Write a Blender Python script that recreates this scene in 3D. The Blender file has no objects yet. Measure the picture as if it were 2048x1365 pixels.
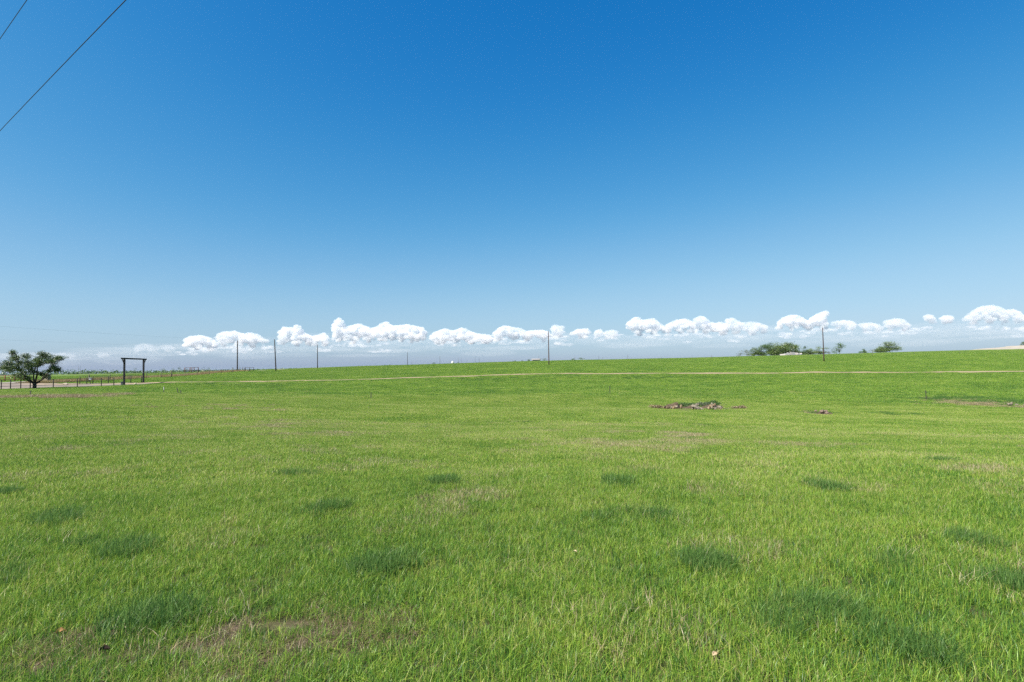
import bpy, math, random
import numpy as np
from mathutils import Matrix, Vector

# ------------------------------------------------------------------ camera, sky, sun, exposure
SC = bpy.context.scene
COL = SC.collection
F, EYE = 1138.0, 1.65                       # focal length in photograph pixels (2048 wide), eye height
PITCH, ROLL = math.atan(51.5 / F), math.radians(0.95)
cam_data = bpy.data.cameras.new('camera')
cam = bpy.data.objects.new('camera', cam_data)
COL.objects.link(cam)
cam_data.lens, cam_data.sensor_width = 36 * F / 2048, 36
cam_data.clip_start, cam_data.clip_end = 0.05, 90000
CAMROT = Matrix.Rotation(math.pi / 2 + PITCH, 4, 'X') @ Matrix.Rotation(-ROLL, 4, 'Z')
cam.location = (0, 0, EYE)
cam.rotation_euler = CAMROT.to_euler()
SC.camera = cam

SUN_EL, SUN_AZ = math.radians(50), math.radians(-125)      # azimuth clockwise from the view direction
world = bpy.data.worlds.new('World')
SC.world = world
world.use_nodes = True
wn = world.node_tree
bg = wn.nodes['Background']
sky = wn.nodes.new('ShaderNodeTexSky')
sky.sky_type = 'NISHITA'
sky.sun_disc = False
sky.sun_elevation, sky.sun_rotation = SUN_EL, SUN_AZ
sky.air_density, sky.dust_density, sky.ozone_density = 1, 1, 3
s1 = wn.nodes.new('ShaderNodeVectorMath'); s1.operation = 'SCALE'; s1.inputs['Scale'].default_value = 0.1
s2 = wn.nodes.new('ShaderNodeVectorMath'); s2.operation = 'SCALE'; s2.inputs['Scale'].default_value = 8.1      # a polariser holds the sky back
cv = wn.nodes.new('ShaderNodeRGBCurve')     # colour response of a polarised, saturated slide-like sky, the same all round
cv.mapping.extend = 'EXTRAPOLATED'
for ci, pts in enumerate((
        [(0, 0), (.06, .004), (.093, .012), (.144, .062), (.25, .245), (.332, .365), (.413, .445), (.7, .72), (1, 1)],
        [(0, 0), (.156, .182), (.238, .31), (.381, .515), (.468, .612), (.7, .78), (1, 1)],
        [(0, 0), (.165, .31), (.308, .527), (.457, .675), (.609, .79), (1, 1.0)])):
    c = cv.mapping.curves[ci]
    c.points[0].location = pts[0]
    c.points[1].location = pts[-1]
    for p in pts[1:-1]:
        c.points.new(*p)
cv.mapping.update()
wn.links.new(sky.outputs[0], s1.inputs[0])
sp_ = wn.nodes.new('ShaderNodeSeparateColor')
cb_ = wn.nodes.new('ShaderNodeCombineColor')
mb_ = wn.nodes.new('ShaderNodeMath'); mb_.operation = 'MULTIPLY_ADD'; mb_.inputs[1].default_value = .27
wn.links.new(s1.outputs[0], sp_.inputs[0])
wn.links.new(sp_.outputs[0], mb_.inputs[0]); wn.links.new(sp_.outputs[2], mb_.inputs[2])
wn.links.new(sp_.outputs[0], cb_.inputs[0]); wn.links.new(sp_.outputs[1], cb_.inputs[1]); wn.links.new(mb_.outputs[0], cb_.inputs[2])
wn.links.new(cb_.outputs[0], cv.inputs['Color'])
wn.links.new(cv.outputs[0], s2.inputs[0])
wn.links.new(s2.outputs[0], bg.inputs[0])
bg.inputs[1].default_value = 0.05

sun_data = bpy.data.lights.new('sun', 'SUN')
sun_data.energy, sun_data.angle, sun_data.color = 5.0, math.radians(0.53), (1, .95, .86)
sun = bpy.data.objects.new('sun', sun_data)
COL.objects.link(sun)
sdir = Vector((math.sin(SUN_AZ) * math.cos(SUN_EL), math.cos(SUN_AZ) * math.cos(SUN_EL), math.sin(SUN_EL)))
sun.rotation_euler = sdir.to_track_quat('Z', 'Y').to_euler()
sun.location = (-40, -30, 60)

vs = SC.view_settings
vs.view_transform, vs.look, vs.exposure, vs.gamma = 'Standard', 'None', 1.3, 1
SC.cycles.max_bounces, SC.cycles.diffuse_bounces, SC.cycles.transmission_bounces = 20, 3, 4
SC.cycles.transparent_max_bounces, SC.cycles.volume_bounces = 24, 18
SC.cycles.glossy_bounces = 2
SC.cycles.use_denoising = False

# ------------------------------------------------------------------ helpers
rng = np.random.default_rng(7)
random.seed(7)


def hash2(ix, iy, seed):
    h = (ix.astype(np.int64) * 374761393 + iy.astype(np.int64) * 668265263 + seed * 1442695041) & 0x7fffffff
    h = ((h ^ (h >> 13)) * 1274126177) & 0x7fffffff
    h = h ^ (h >> 16)
    return (h & 0xffff) / 65535.0


def vnoise(x, y, seed=0):
    x, y = np.asarray(x, float), np.asarray(y, float)
    ix, iy = np.floor(x), np.floor(y)
    fx, fy = x - ix, y - iy
    fx, fy = fx * fx * (3 - 2 * fx), fy * fy * (3 - 2 * fy)
    a, b = hash2(ix, iy, seed), hash2(ix + 1, iy, seed)
    c, d = hash2(ix, iy + 1, seed), hash2(ix + 1, iy + 1, seed)
    return (a * (1 - fx) + b * fx) * (1 - fy) + (c * (1 - fx) + d * fx) * fy


def fbm(x, y, seed=0, octaves=4):
    s, a, t = 0, .5, 0
    for o in range(octaves):
        s = s + a * vnoise(x * 2 ** o, y * 2 ** o, seed + o * 17)
        t += a
        a *= .5
    return s / t


def ray(px, py):
    v = CAMROT.to_3x3() @ Vector(((px - 1024) / F, -(py - 682.5) / F, -1))
    return v.normalized()


def horizon_y(px):
    return 734.0 - (px - 1024) * math.tan(ROLL)


def tan_az(px):
    v = ray(px, horizon_y(px))
    return v.x / v.y


# ------------------------------------------------------------------ terrain height field
# per image column: (depth in metres, image row where that ground shows); None = height 0
PROF = {
    -900: [(3, None), (20, None), (60, 800), (100, 780), (150, 766), (400, 764), (2500, 766)],
    0: [(3, None), (10, None), (20, None), (40, 797), (60, 786), (85, 780.5), (100, 770), (112, 764.5), (150, 757), (400, 753), (2500, 751)],
    250: [(3, None), (10, None), (20, 850), (40, 803), (60, 788), (75, 781), (90, 774.5), (100, 770.5), (110, 765.5), (130, 758), (180, 751.5), (400, 748.5), (2500, 746.9)],
    500: [(3, None), (10, None), (20, 855), (40, 815), (55, 799), (62, 794), (75, 789), (95, 777), (113, 767), (117, 764), (150, 749), (185, 742.6), (250, 740.5), (330, 740), (500, 743), (2500, 742.7)],
    800: [(3, None), (8, None), (18, 870), (30, 842), (42, 822), (46, 817), (60, 811), (80, 790), (105, 770), (128, 755.5), (180, 741), (250, 732), (320, 730), (450, 733), (2500, 737.7)],
    1100: [(3, None), (8, None), (20, 862), (30, 838), (40, 824), (60, 815), (80, 790), (105, 767), (130, 747.5), (178, 728), (240, 722.5), (300, 721.3), (450, 725), (2500, 732.7)],
    1400: [(3, None), (8, None), (20, 866), (30, 843), (40, 830), (50, 825), (60, 818), (75, 800), (100, 770), (125, 746), (175, 727), (240, 718), (300, 715), (450, 720), (2500, 727.8)],
    1700: [(3, None), (8, None), (20, 872), (30, 852), (40, 838), (48, 831), (60, 818), (75, 796), (95, 769), (115, 747), (172, 722), (230, 711), (290, 706.5), (450, 712), (2500, 722.8)],
    2048: [(3, None), (8, None), (20, 880), (30, 858), (40, 845), (50, 832), (65, 808), (80, 783), (105, 741), (160, 717), (220, 702), (280, 696), (450, 703), (2500, 717)],
    3000: [(3, None), (8, None), (20, 866), (30, 844), (40, 831), (50, 819), (65, 795), (80, 771), (105, 727), (160, 703), (220, 687), (280, 681), (450, 688), (2500, 701.2)],
}
NA, NR = 1441, 420
AZ = np.linspace(-math.pi, math.pi, NA)
LR = np.linspace(math.log(0.6), math.log(7000), NR)
RR = np.exp(LR)
col_az, col_z = [], []
for px, tab in PROF.items():
    a = math.atan(tan_az(px))
    rs, zs = [0.0], [0.0]
    for D, y in tab:
        r = D / math.cos(a)
        if y is None:
            z = 0.0
        else:
            v = ray(px, y)
            z = EYE + v.z / math.hypot(v.x, v.y) * r
        rs.append(r); zs.append(z)
    col_az.append(a)
    col_z.append(np.interp(RR, rs, zs))
col_az, col_z = np.array(col_az), np.array(col_z)
back = np.interp(RR, [0, 20, 200, 800, 7000], [0, 0, -.6, 0, 1.0])
ca = np.concatenate([[-math.pi, -2.0], col_az, [2.0, math.pi]])
cz = np.vstack([back, back, col_z, back, back])
G = np.empty((NA, NR))
for j in range(NR):
    G[:, j] = np.interp(AZ, ca, cz[:, j])


def smooth(A, n, axis):
    k = np.hanning(n + 2)[1:-1]; k /= k.sum()
    P = np.pad(A, [(n // 2, n // 2) if ax == axis else (0, 0) for ax in range(2)], mode='wrap' if axis == 0 else 'edge')
    return np.apply_along_axis(lambda m: np.convolve(m, k, 'valid'), axis, P)


G = smooth(smooth(G, 61, 0), 11, 1)
gx, gy = np.sin(AZ)[:, None] * RR[None, :], np.cos(AZ)[:, None] * RR[None, :]
amp = np.clip((RR - 2) / 25, 0, 1)[None, :] * np.clip(1 - (RR - 200) / 300, 0, 1)[None, :]
G += amp * ((fbm(gx / 9, gy / 9, 3, 3) - .5) * (.16 + .16 * np.clip((RR - 50) / 30, 0, 1)[None, :]) + (fbm(gx / 30, gy / 30, 9, 2) - .5) * .4)
G += ((fbm(gx / .8, gy / .8, 31, 3) - .5) * .018) * np.clip(1 - RR / 60, 0, 1)[None, :]


def terrain(x, y):
    x, y = np.asarray(x, float), np.asarray(y, float)
    fa = (np.arctan2(x, y) + math.pi) / (2 * math.pi) * (NA - 1)
    fr = (np.log(np.maximum(np.hypot(x, y), .6)) - LR[0]) / (LR[-1] - LR[0]) * (NR - 1)
    ia, ir = np.clip(fa.astype(int), 0, NA - 2), np.clip(fr.astype(int), 0, NR - 2)
    ta, tr = fa - ia, np.clip(fr - ir, 0, 1)
    return (G[ia, ir] * (1 - ta) + G[ia + 1, ir] * ta) * (1 - tr) + (G[ia, ir + 1] * (1 - ta) + G[ia + 1, ir + 1] * ta) * tr


def tz(x, y):
    return float(terrain(np.array([x]), np.array([y]))[0])


def at(px, D):                                 # ground point in image column px at depth D
    x = D * tan_az(px)
    return Vector((x, D, tz(x, D)))


def hit(px, py, rmin=1.0, rmax=400.0):         # first ground point seen at a pixel
    v = ray(px, py)
    h = math.hypot(v.x, v.y)
    rs = np.exp(np.linspace(math.log(rmin), math.log(rmax), 3000))
    g = terrain(v.x / h * rs, v.y / h * rs)
    k = np.argmax(g >= EYE + v.z / h * rs)
    r = rs[k] if g[k] >= EYE + v.z / h * rs[k] else rmax
    return Vector((v.x / h * r, v.y / h * r, float(terrain(np.array([v.x / h * r]), np.array([v.y / h * r]))[0])))


# ------------------------------------------------------------------ materials
MATS = {}


def ramp_node(nt, stops):
    r = nt.nodes.new('ShaderNodeValToRGB')
    els = r.color_ramp.elements
    while len(els) < len(stops):
        els.new(.5)
    for e, (p, c) in zip(els, stops):
        e.position, e.color = p, (*c, 1)
    return r


def pmat(name, c1, c2=None, scale=8.0, rough=.8, bump=0.0, metallic=0.0, stretch=None):
    if name in MATS:
        return MATS[name]
    m = bpy.data.materials.new(name)
    m.use_nodes = True
    nt = m.node_tree
    b = nt.nodes['Principled BSDF']
    b.inputs['Roughness'].default_value = rough
    b.inputs['Metallic'].default_value = metallic
    b.inputs['Specular IOR Level'].default_value = .25
    geo = nt.nodes.new('ShaderNodeNewGeometry')
    mp = nt.nodes.new('ShaderNodeMapping')
    if stretch:
        mp.inputs['Scale'].default_value = stretch
    n = nt.nodes.new('ShaderNodeTexNoise')
    n.inputs['Scale'].default_value = scale
    n.inputs['Detail'].default_value = 6
    n.inputs['Roughness'].default_value = .65
    nt.links.new(geo.outputs['Position'], mp.inputs['Vector'])
    nt.links.new(mp.outputs[0], n.inputs['Vector'])
    c2 = c2 or tuple(v * .6 for v in c1)
    r = ramp_node(nt, [(.32, c1), (.68, c2)])
    nt.links.new(n.outputs[0], r.inputs[0])
    nt.links.new(r.outputs[0], b.inputs['Base Color'])
    if bump:
        bp = nt.nodes.new('ShaderNodeBump')
        bp.inputs['Strength'].default_value = bump
        nt.links.new(n.outputs[0], bp.inputs['Height'])
        nt.links.new(bp.outputs[0], b.inputs['Normal'])
    MATS[name] = m
    return m


def leaf_mat(name, stops, trans=.35, gloss=.05, big=None):
    """two-sided leaf: colour from the per-blade tone attribute, shifted by slow noise over the ground"""
    m = bpy.data.materials.new(name)
    m.use_nodes = True
    nt = m.node_tree
    nt.nodes.remove(nt.nodes['Principled BSDF'])
    out = nt.nodes['Material Output']
    at_ = nt.nodes.new('ShaderNodeAttribute')
    at_.attribute_name = 'tone'
    fac = at_.outputs['Fac']
    if big:
        geo = nt.nodes.new('ShaderNodeNewGeometry')
        for sc_, amt in big:
            n = nt.nodes.new('ShaderNodeTexNoise')
            n.inputs['Scale'].default_value = sc_
            n.inputs['Detail'].default_value = 3
            nt.links.new(geo.outputs['Position'], n.inputs['Vector'])
            ma = nt.nodes.new('ShaderNodeMath'); ma.operation = 'MULTIPLY_ADD'
            ma.inputs[1].default_value, ma.inputs[2].default_value = amt, -amt * .5
            nt.links.new(n.outputs[0], ma.inputs[0])
            ad = nt.nodes.new('ShaderNodeMath'); ad.operation = 'ADD'
            nt.links.new(fac, ad.inputs[0]); nt.links.new(ma.outputs[0], ad.inputs[1])
            fac = ad.outputs[0]
    r = ramp_node(nt, stops)
    nt.links.new(fac, r.inputs[0])
    d = nt.nodes.new('ShaderNodeBsdfDiffuse')
    t = nt.nodes.new('ShaderNodeBsdfTranslucent')
    g = nt.nodes.new('ShaderNodeBsdfGlossy')
    g.inputs['Roughness'].default_value = .42
    m1, m2 = nt.nodes.new('ShaderNodeMixShader'), nt.nodes.new('ShaderNodeMixShader')
    m1.inputs[0].default_value, m2.inputs[0].default_value = trans, gloss
    nt.links.new(r.outputs[0], d.inputs['Color'])
    nt.links.new(r.outputs[0], t.inputs['Color'])
    nt.links.new(d.outputs[0], m1.inputs[1]); nt.links.new(t.outputs[0], m1.inputs[2])
    nt.links.new(m1.outputs[0], m2.inputs[1]); nt.links.new(g.outputs[0], m2.inputs[2])
    nt.links.new(m2.outputs[0], out.inputs['Surface'])
    MATS[name] = m
    return m


# ------------------------------------------------------------------ mesh builder
class MB:
    def __init__(s):
        s.v, s.f = [], []

    def add(s, vs, fs):
        o = len(s.v)
        s.v += [tuple(p) for p in vs]
        s.f += [tuple(i + o for i in q) for q in fs]
        return s

    def tube(s, pts, rad, n=8, cap=True):
        pts = [Vector(p) for p in pts]
        if not hasattr(rad, '__len__'):
            rad = [rad] * len(pts)
        vs, fs = [], []
        ref = Vector((0, 0, 1)) if abs((pts[-1] - pts[0]).normalized().z) < .9 else Vector((1, 0, 0))
        for i, p in enumerate(pts):
            t = (pts[min(i + 1, len(pts) - 1)] - pts[max(i - 1, 0)]).normalized()
            u = t.cross(ref).normalized(); w = t.cross(u)
            for k in range(n):
                a = 2 * math.pi * k / n
                vs.append(p + (u * math.cos(a) + w * math.sin(a)) * rad[i])
        for i in range(len(pts) - 1):
            for k in range(n):
                fs.append((i * n + k, i * n + (k + 1) % n, (i + 1) * n + (k + 1) % n, (i + 1) * n + k))
        if cap:
            fs.append(tuple(range(n))[::-1])
            fs.append(tuple((len(pts) - 1) * n + k for k in range(n)))
        return s.add(vs, fs)

    def box(s, c, size, rot=0.0, chamfer=0.0):
        hx, hy, hz = size[0] / 2, size[1] / 2, size[2] / 2
        ca_, sa = math.cos(rot), math.sin(rot)
        vs, fs = [], []
        ch = min(chamfer, hx * .9, hy * .9)
        ring = [(-hx + ch, -hy), (hx - ch, -hy), (hx, -hy + ch), (hx, hy - ch), (hx - ch, hy), (-hx + ch, hy), (-hx, hy - ch), (-hx, -hy + ch)] if ch > 0 else [(-hx, -hy), (hx, -hy), (hx, hy), (-hx, hy)]
        n = len(ring)
        for z in (-hz, hz):
            for x, y in ring:
                vs.append((c[0] + x * ca_ - y * sa, c[1] + x * sa + y * ca_, c[2] + z))
        fs.append(tuple(range(n))[::-1]); fs.append(tuple(range(n, 2 * n)))
        for k in range(n):
            fs.append((k, (k + 1) % n, n + (k + 1) % n, n + k))
        return s.add(vs, fs)

    def rock(s, c, size, seed, rot=0.0, tilt=0.0):
        r = random.Random(seed)
        vs, fs = [], []
        rings, n = 4, 7
        M = Matrix.Rotation(rot, 3, 'Z') @ Matrix.Rotation(tilt, 3, 'X')
        for i in range(rings):
            z = -1 + 2 * i / (rings - 1)
            rr = (1 - abs(z) ** 3 * .55)
            for k in range(n):
                a = 2 * math.pi * (k + r.uniform(-.25, .25)) / n
                q = rr * r.uniform(.75, 1.12)
                vs.append(Vector(c) + M @ Vector((math.cos(a) * q * size[0] / 2, math.sin(a) * q * size[1] / 2, (z + r.uniform(-.15, .15)) * size[2] / 2)))
        for i in range(rings - 1):
            for k in range(n):
                fs.append((i * n + k, i * n + (k + 1) % n, (i + 1) * n + (k + 1) % n, (i + 1) * n + k))
        fs.append(tuple(range(n))[::-1]); fs.append(tuple((rings - 1) * n + k for k in range(n)))
        return s.add(vs, fs)

    def build(s, name, mat, parent=None, smooth_=False, origin=None):
        me = bpy.data.meshes.new(name)
        o_ = Vector(origin) if origin is not None else Vector((0, 0, 0))
        if origin is None and parent is not None:
            o_ = parent.location.copy()
        me.from_pydata([tuple(Vector(p) - o_) for p in s.v], [], s.f)
        me.materials.append(mat)
        if smooth_:
            me.polygons.foreach_set('use_smooth', [True] * len(me.polygons))
        o = bpy.data.objects.new(name, me)
        COL.objects.link(o)
        if parent is not None:
            o.parent = parent
        else:
            o.location = o_
        return o


def tag(o, label=None, cat=None, group=None, kind=None):
    for k, v in (('label', label), ('category', cat), ('group', group), ('kind', kind)):
        if v:
            o[k] = v
    return o


def thing(name, loc, label, cat, group=None):
    o = bpy.data.objects.new(name, None)
    o.empty_display_size = .3
    COL.objects.link(o)
    o.location = loc
    return tag(o, label, cat, group)


def np_mesh(name, verts, faces, mat, attrs=None, parent=None, loc=(0, 0, 0), smooth_=False):
    """verts (n,3), faces (m,3|4)"""
    me = bpy.data.meshes.new(name)
    k = faces.shape[1]
    me.vertices.add(len(verts)); me.loops.add(faces.size); me.polygons.add(len(faces))
    me.vertices.foreach_set('co', np.ascontiguousarray(verts, np.float32).ravel())
    me.loops.foreach_set('vertex_index', np.ascontiguousarray(faces, np.int32).ravel())
    me.polygons.foreach_set('loop_start', np.arange(0, faces.size, k, dtype=np.int32))
    if smooth_:
        me.polygons.foreach_set('use_smooth', np.ones(len(faces), bool))
    me.update(calc_edges=True)
    for an, av in (attrs or {}).items():
        a = me.attributes.new(an, 'FLOAT', 'POINT')
        a.data.foreach_set('value', np.ascontiguousarray(av, np.float32))
    if mat:
        me.materials.append(mat)
    o = bpy.data.objects.new(name, me)
    o.location = loc
    if parent is not None:
        o.parent = parent
    return o


# ------------------------------------------------------------------ plan of tracks, road, bare places
TRACK = [(-93, 103.5), (-80, 103.8), (-70, 104.5)] + [(D * tan_az(p), D) for p, D in
        ((320, 107.5), (400, 111), (500, 115), (650, 122), (800, 128), (950, 130), (1100, 130), (1250, 128), (1400, 125), (1550, 120), (1700, 115), (1870, 110), (2048, 105), (2200, 101), (2600, 95))]


def chaikin(p, it=3):
    p = np.array(p, float)
    for _ in range(it):
        q = np.empty((2 * len(p) - 2, 2))
        q[0::2] = p[:-1] * .75 + p[1:] * .25
        q[1::2] = p[:-1] * .25 + p[1:] * .75
        p = np.vstack([p[:1], q, p[-1:]])
    return p


TRACKP = chaikin(TRACK)
ROADX = -97.0
APRON = np.array([(-99, 78), (-79.5, 80), (-76.3, 87.5), (-72.3, 97.5), (-66, 101.5), (-66, 106.5), (-71, 107.3), (-99, 106.5)])


def dist_poly(x, y, P):
    d = np.full(x.shape, 1e9)
    for a, b in zip(P[:-1], P[1:]):
        ab = b - a
        L = (ab ** 2).sum()
        t = np.clip(((x - a[0]) * ab[0] + (y - a[1]) * ab[1]) / L, 0, 1)
        d = np.minimum(d, np.hypot(x - a[0] - t * ab[0], y - a[1] - t * ab[1]))
    return d


def in_poly(x, y, P):
    ins = np.zeros(x.shape, bool)
    n = len(P)
    for i in range(n):
        x1, y1 = P[i]; x2, y2 = P[(i + 1) % n]
        c = ((y1 > y) != (y2 > y)) & (x < (x2 - x1) * (y - y1) / (y2 - y1 + 1e-9) + x1)
        ins ^= c
    return ins


# thin, trampled and dry places: (px, py, half width px, half height px, strength)
BARE = [(640, 1262, 150, 34, 1.0), (430, 1290, 70, 50, .95), (840, 1325, 90, 40, 1.05), (300, 1335, 170, 45, .95), (560, 1340, 160, 30, 1.0), (110, 1310, 130, 45, .75),
        (700, 1235, 130, 22, .45), (1385, 816, 70, 6, .9), (1350, 818, 40, 4, 1.0), (1470, 818, 40, 3, .5), (1640, 826, 40, 4, .9), (1740, 832, 90, 4, .5), (1960, 806, 90, 11, .5), (2040, 818, 60, 5, .5),
        (560, 786, 50, 4, .6), (520, 782, 40, 3, .5)]
DRY = [(860, 1010, 150, 45, .6), (900, 1060, 120, 25, .7), (1260, 890, 190, 14, .8), (420, 815, 230, 9, .7), (560, 852, 120, 14, .6), (1300, 870, 110, 8, .6), (1750, 985, 140, 12, .6), (420, 1090, 160, 35, .5), (640, 872, 100, 9, .6),
       (100, 880, 90, 12, .5), (1540, 890, 140, 8, .5), (1900, 940, 110, 12, .5), (1700, 1180, 150, 30, .35), (1560, 1110, 140, 40, .3), (1900, 1240, 140, 40, .3), (1520, 784, 120, 4, .4), (1230, 785, 80, 4, .4), (600, 765, 90, 2.5, .6), (1130, 760, 160, 3, .35)]


def plan_blobs(L):
    out = []
    for px, py, hw, hh, s in L:
        c, e, f_ = hit(px, py), hit(px + hw, py), hit(px, py + hh)
        out.append((c.x, c.y, max(abs(e.x - c.x), .2), max(abs(c.y - f_.y) * 1.15, .2), s))
    return out


BAREP, DRYP = plan_blobs(BARE), plan_blobs(DRY)


def blob_mask(x, y, L):
    m = np.zeros(x.shape)
    for cx, cy, a, b, s in L:
        d = ((x - cx) / a) ** 2 + ((y - cy) / b) ** 2
        m = np.maximum(m, s * np.clip(1.35 - d, 0, 1))
    return m


def bare_mask(x, y):
    d = np.hypot(x, y)
    k = np.clip(d / 5, 1, 14)
    n = fbm(x * 5.0 / k, y * 5.0 / k, 18, 4)
    m = blob_mask(x, y, BAREP)
    return np.clip((m + (n - .5) * 2.8 - .46) * 2.2, 0, 1) * (m > .02)


def dry_mask(x, y):
    d = np.hypot(x, y)
    k = np.clip(d / 10, 1, 12)
    n = fbm(x * 1.3 / k, y * 1.3 / k, 15, 4)
    m = blob_mask(x, y, DRYP)
    verge = ((x > ROADX + 4.2) & (x < -86.5 + (y > 150) * -1.0) & (y > 106.8) & (y < 190)) * 1.0
    return np.clip(np.maximum((m + (n - .5) * 1.4 - .25) * 1.8 * (m > .02), verge * (.75 + .5 * (n - .5))), 0, 1)


def edge_wander(x, y):
    return (fbm(x / 3, y / 3, 41, 3) - .5) * 2.2


def clear_of_roads(x, y):
    """0 on the wheel ways, 1 on grass"""
    d = dist_poly(x, y, TRACKP)
    k = d > 2.1 + edge_wander(x, y) * .8
    k &= ~((np.abs(x - ROADX) < 3.9 + edge_wander(x, y) * .5))
    ap = in_poly(x, y, APRON) & (fbm(x / 2.5, y / 2.5, 77, 3) < .72)
    return k & ~ap


# ------------------------------------------------------------------ ground
sel = []
for i in range(NA - 1):
    a = AZ[i]
    if abs(a) < math.radians(58) or i % 10 == 0:
        sel.append(i)
sel = np.array(sel)
na = len(sel)
jx = np.arange(0, NR)
V = np.stack([gx[sel][:, jx], gy[sel][:, jx], G[sel][:, jx]], -1).reshape(-1, 3)
V = np.vstack([V, [[0, 0, G[:, 0].mean()]]])
ii, jj = np.meshgrid(np.arange(na), np.arange(NR - 1), indexing='ij')
i2 = (ii + 1) % na
quads = np.stack([ii * NR + jj, i2 * NR + jj, i2 * NR + jj + 1, ii * NR + jj + 1], -1).reshape(-1, 4)[:, ::-1]
tris = np.stack([np.full(na, len(V) - 1), ((np.arange(na) + 1) % na) * NR, np.arange(na) * NR, np.arange(na) * NR], -1)
vx, vy = V[:, 0], V[:, 1]

gm = bpy.data.materials.new('field_ground')
gm.use_nodes = True
nt = gm.node_tree
pb = nt.nodes['Principled BSDF']
pb.inputs['Roughness'].default_value = .95
pb.inputs['Specular IOR Level'].default_value = .05
geo = nt.nodes.new('ShaderNodeNewGeometry')


def noise(nt, geo, scale, detail=4, rough=.6):
    n = nt.nodes.new('ShaderNodeTexNoise')
    n.inputs['Scale'].default_value, n.inputs['Detail'].default_value, n.inputs['Roughness'].default_value = scale, detail, rough
    nt.links.new(geo.outputs['Position'], n.inputs['Vector'])
    return n.outputs[0]


def mixc(nt, fac, a, b):
    m = nt.nodes.new('ShaderNodeMix'); m.data_type = 'RGBA'
    for sock, v in ((m.inputs['Factor'], fac), (m.inputs['A'], a), (m.inputs['B'], b)):
        if isinstance(v, tuple):
            sock.default_value = (*v, 1)
        elif isinstance(v, float):
            sock.default_value = v
        else:
            nt.links.new(v, sock)
    return m.outputs['Result']


def rampf(nt, src, p0, p1):
    r = nt.nodes.new('ShaderNodeMapRange')
    r.inputs[1].default_value, r.inputs[2].default_value = p0, p1
    r.interpolation_type = 'SMOOTHSTEP'
    nt.links.new(src, r.inputs[0])
    return r.outputs[0]


def attr(nt, name):
    a = nt.nodes.new('ShaderNodeAttribute'); a.attribute_name = name
    return a.outputs['Fac']


c_green = mixc(nt, rampf(nt, noise(nt, geo, .12), .38, .62), (.070, .115, .022), (.095, .140, .024))
c_green = mixc(nt, rampf(nt, noise(nt, geo, .45, 5, .7), .5, .7), c_green, (.056, .096, .018))
c_green = mixc(nt, rampf(nt, noise(nt, geo, .9, 6, .75), .58, .72), c_green, (.105, .125, .040))
c_green = mixc(nt, rampf(nt, noise(nt, geo, 2.3, 6, .75), .60, .72), c_green, (.040, .068, .014))
c_soil = mixc(nt, rampf(nt, noise(nt, geo, 14, 8, .8), .38, .62), (.055, .040, .028), (.16, .125, .088))
c_dry = mixc(nt, rampf(nt, noise(nt, geo, 1.6, 6, .7), .35, .65), (.24, .18, .09), (.15, .14, .055))
c_farm = mixc(nt, rampf(nt, noise(nt, geo, .01, 3), .45, .55), (.075, .125, .030), (.115, .135, .045))
c_thatch = mixc(nt, rampf(nt, noise(nt, geo, 6, 6, .7), .4, .65), (.045, .048, .020), (.085, .075, .040))
c = mixc(nt, attr(nt, 'sward'), c_thatch, c_green)
c = mixc(nt, attr(nt, 'far'), c, c_farm)
c = mixc(nt, attr(nt, 'dry'), c, c_dry)
c = mixc(nt, attr(nt, 'bare'), c, c_soil)
nt.links.new(c, pb.inputs['Base Color'])
bp = nt.nodes.new('ShaderNodeBump')
bp.inputs['Strength'].default_value, bp.inputs['Distance'].default_value = .6, .12
nt.links.new(noise(nt, geo, 3.5, 8, .8), bp.inputs['Height'])
nt.links.new(bp.outputs[0], pb.inputs['Normal'])

vr = np.hypot(vx, vy)
far_attr = np.clip((vr - 330) / 120, 0, 1)
far_attr = np.maximum(far_attr, ((vx < ROADX - 4) & (vy > 60)) * .8)
ground = np_mesh('field', V, quads, gm, {'bare': np.maximum(bare_mask(vx, vy), np.clip((2.2 - vr) * .3, 0, .3)), 'dry': dry_mask(vx, vy) * np.clip((vr - 40) / 30, 0, 1), 'far': far_attr, 'sward': np.clip((vr - 55) / 40, 0, 1)}, smooth_=True)
COL.objects.link(ground)
tag(ground, 'green pasture rolling down to a swale and up to a ridge', None, None, 'structure')


# ------------------------------------------------------------------ wheel ways laid on the ground
def ribbon(name, P, half, mat, lift, label, nw=7, wob=.35, seed=0):
    P = np.array(P, float)
    L = np.concatenate([[0], np.cumsum(np.hypot(*np.diff(P, axis=0).T))])
    s = np.arange(0, L[-1], 1.0)
    x, y = np.interp(s, L, P[:, 0]), np.interp(s, L, P[:, 1])
    tx, ty = np.gradient(x), np.gradient(y)
    n = np.hypot(tx, ty); tx, ty = tx / n, ty / n
    vs = []
    wl = half + (fbm(s / 4, s * 0 + 3, seed, 3) - .5) * wob * 4
    wr = half + (fbm(s / 4, s * 0 + 9, seed + 5, 3) - .5) * wob * 4
    for k in range(nw):
        t = k / (nw - 1)
        o = -wl + (wl + wr) * t
        xx, yy = x - ty * o, y + tx * o
        crown = lift - .03 * (abs(t - .5) * 2) ** 4
        vs.append(np.stack([xx, yy, terrain(xx, yy) + crown], -1))
    vs = np.stack(vs, 1)
    m = len(s)
    ii, kk = np.meshgrid(np.arange(m - 1), np.arange(nw - 1), indexing='ij')
    f = np.stack([ii * nw + kk, ii * nw + kk + 1, (ii + 1) * nw + kk + 1, (ii + 1) * nw + kk], -1).reshape(-1, 4)
    o = np_mesh(name, vs.reshape(-1, 3), f, mat, smooth_=True)
    COL.objects.link(o)
    return tag(o, label, None, None, 'structure')


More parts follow.
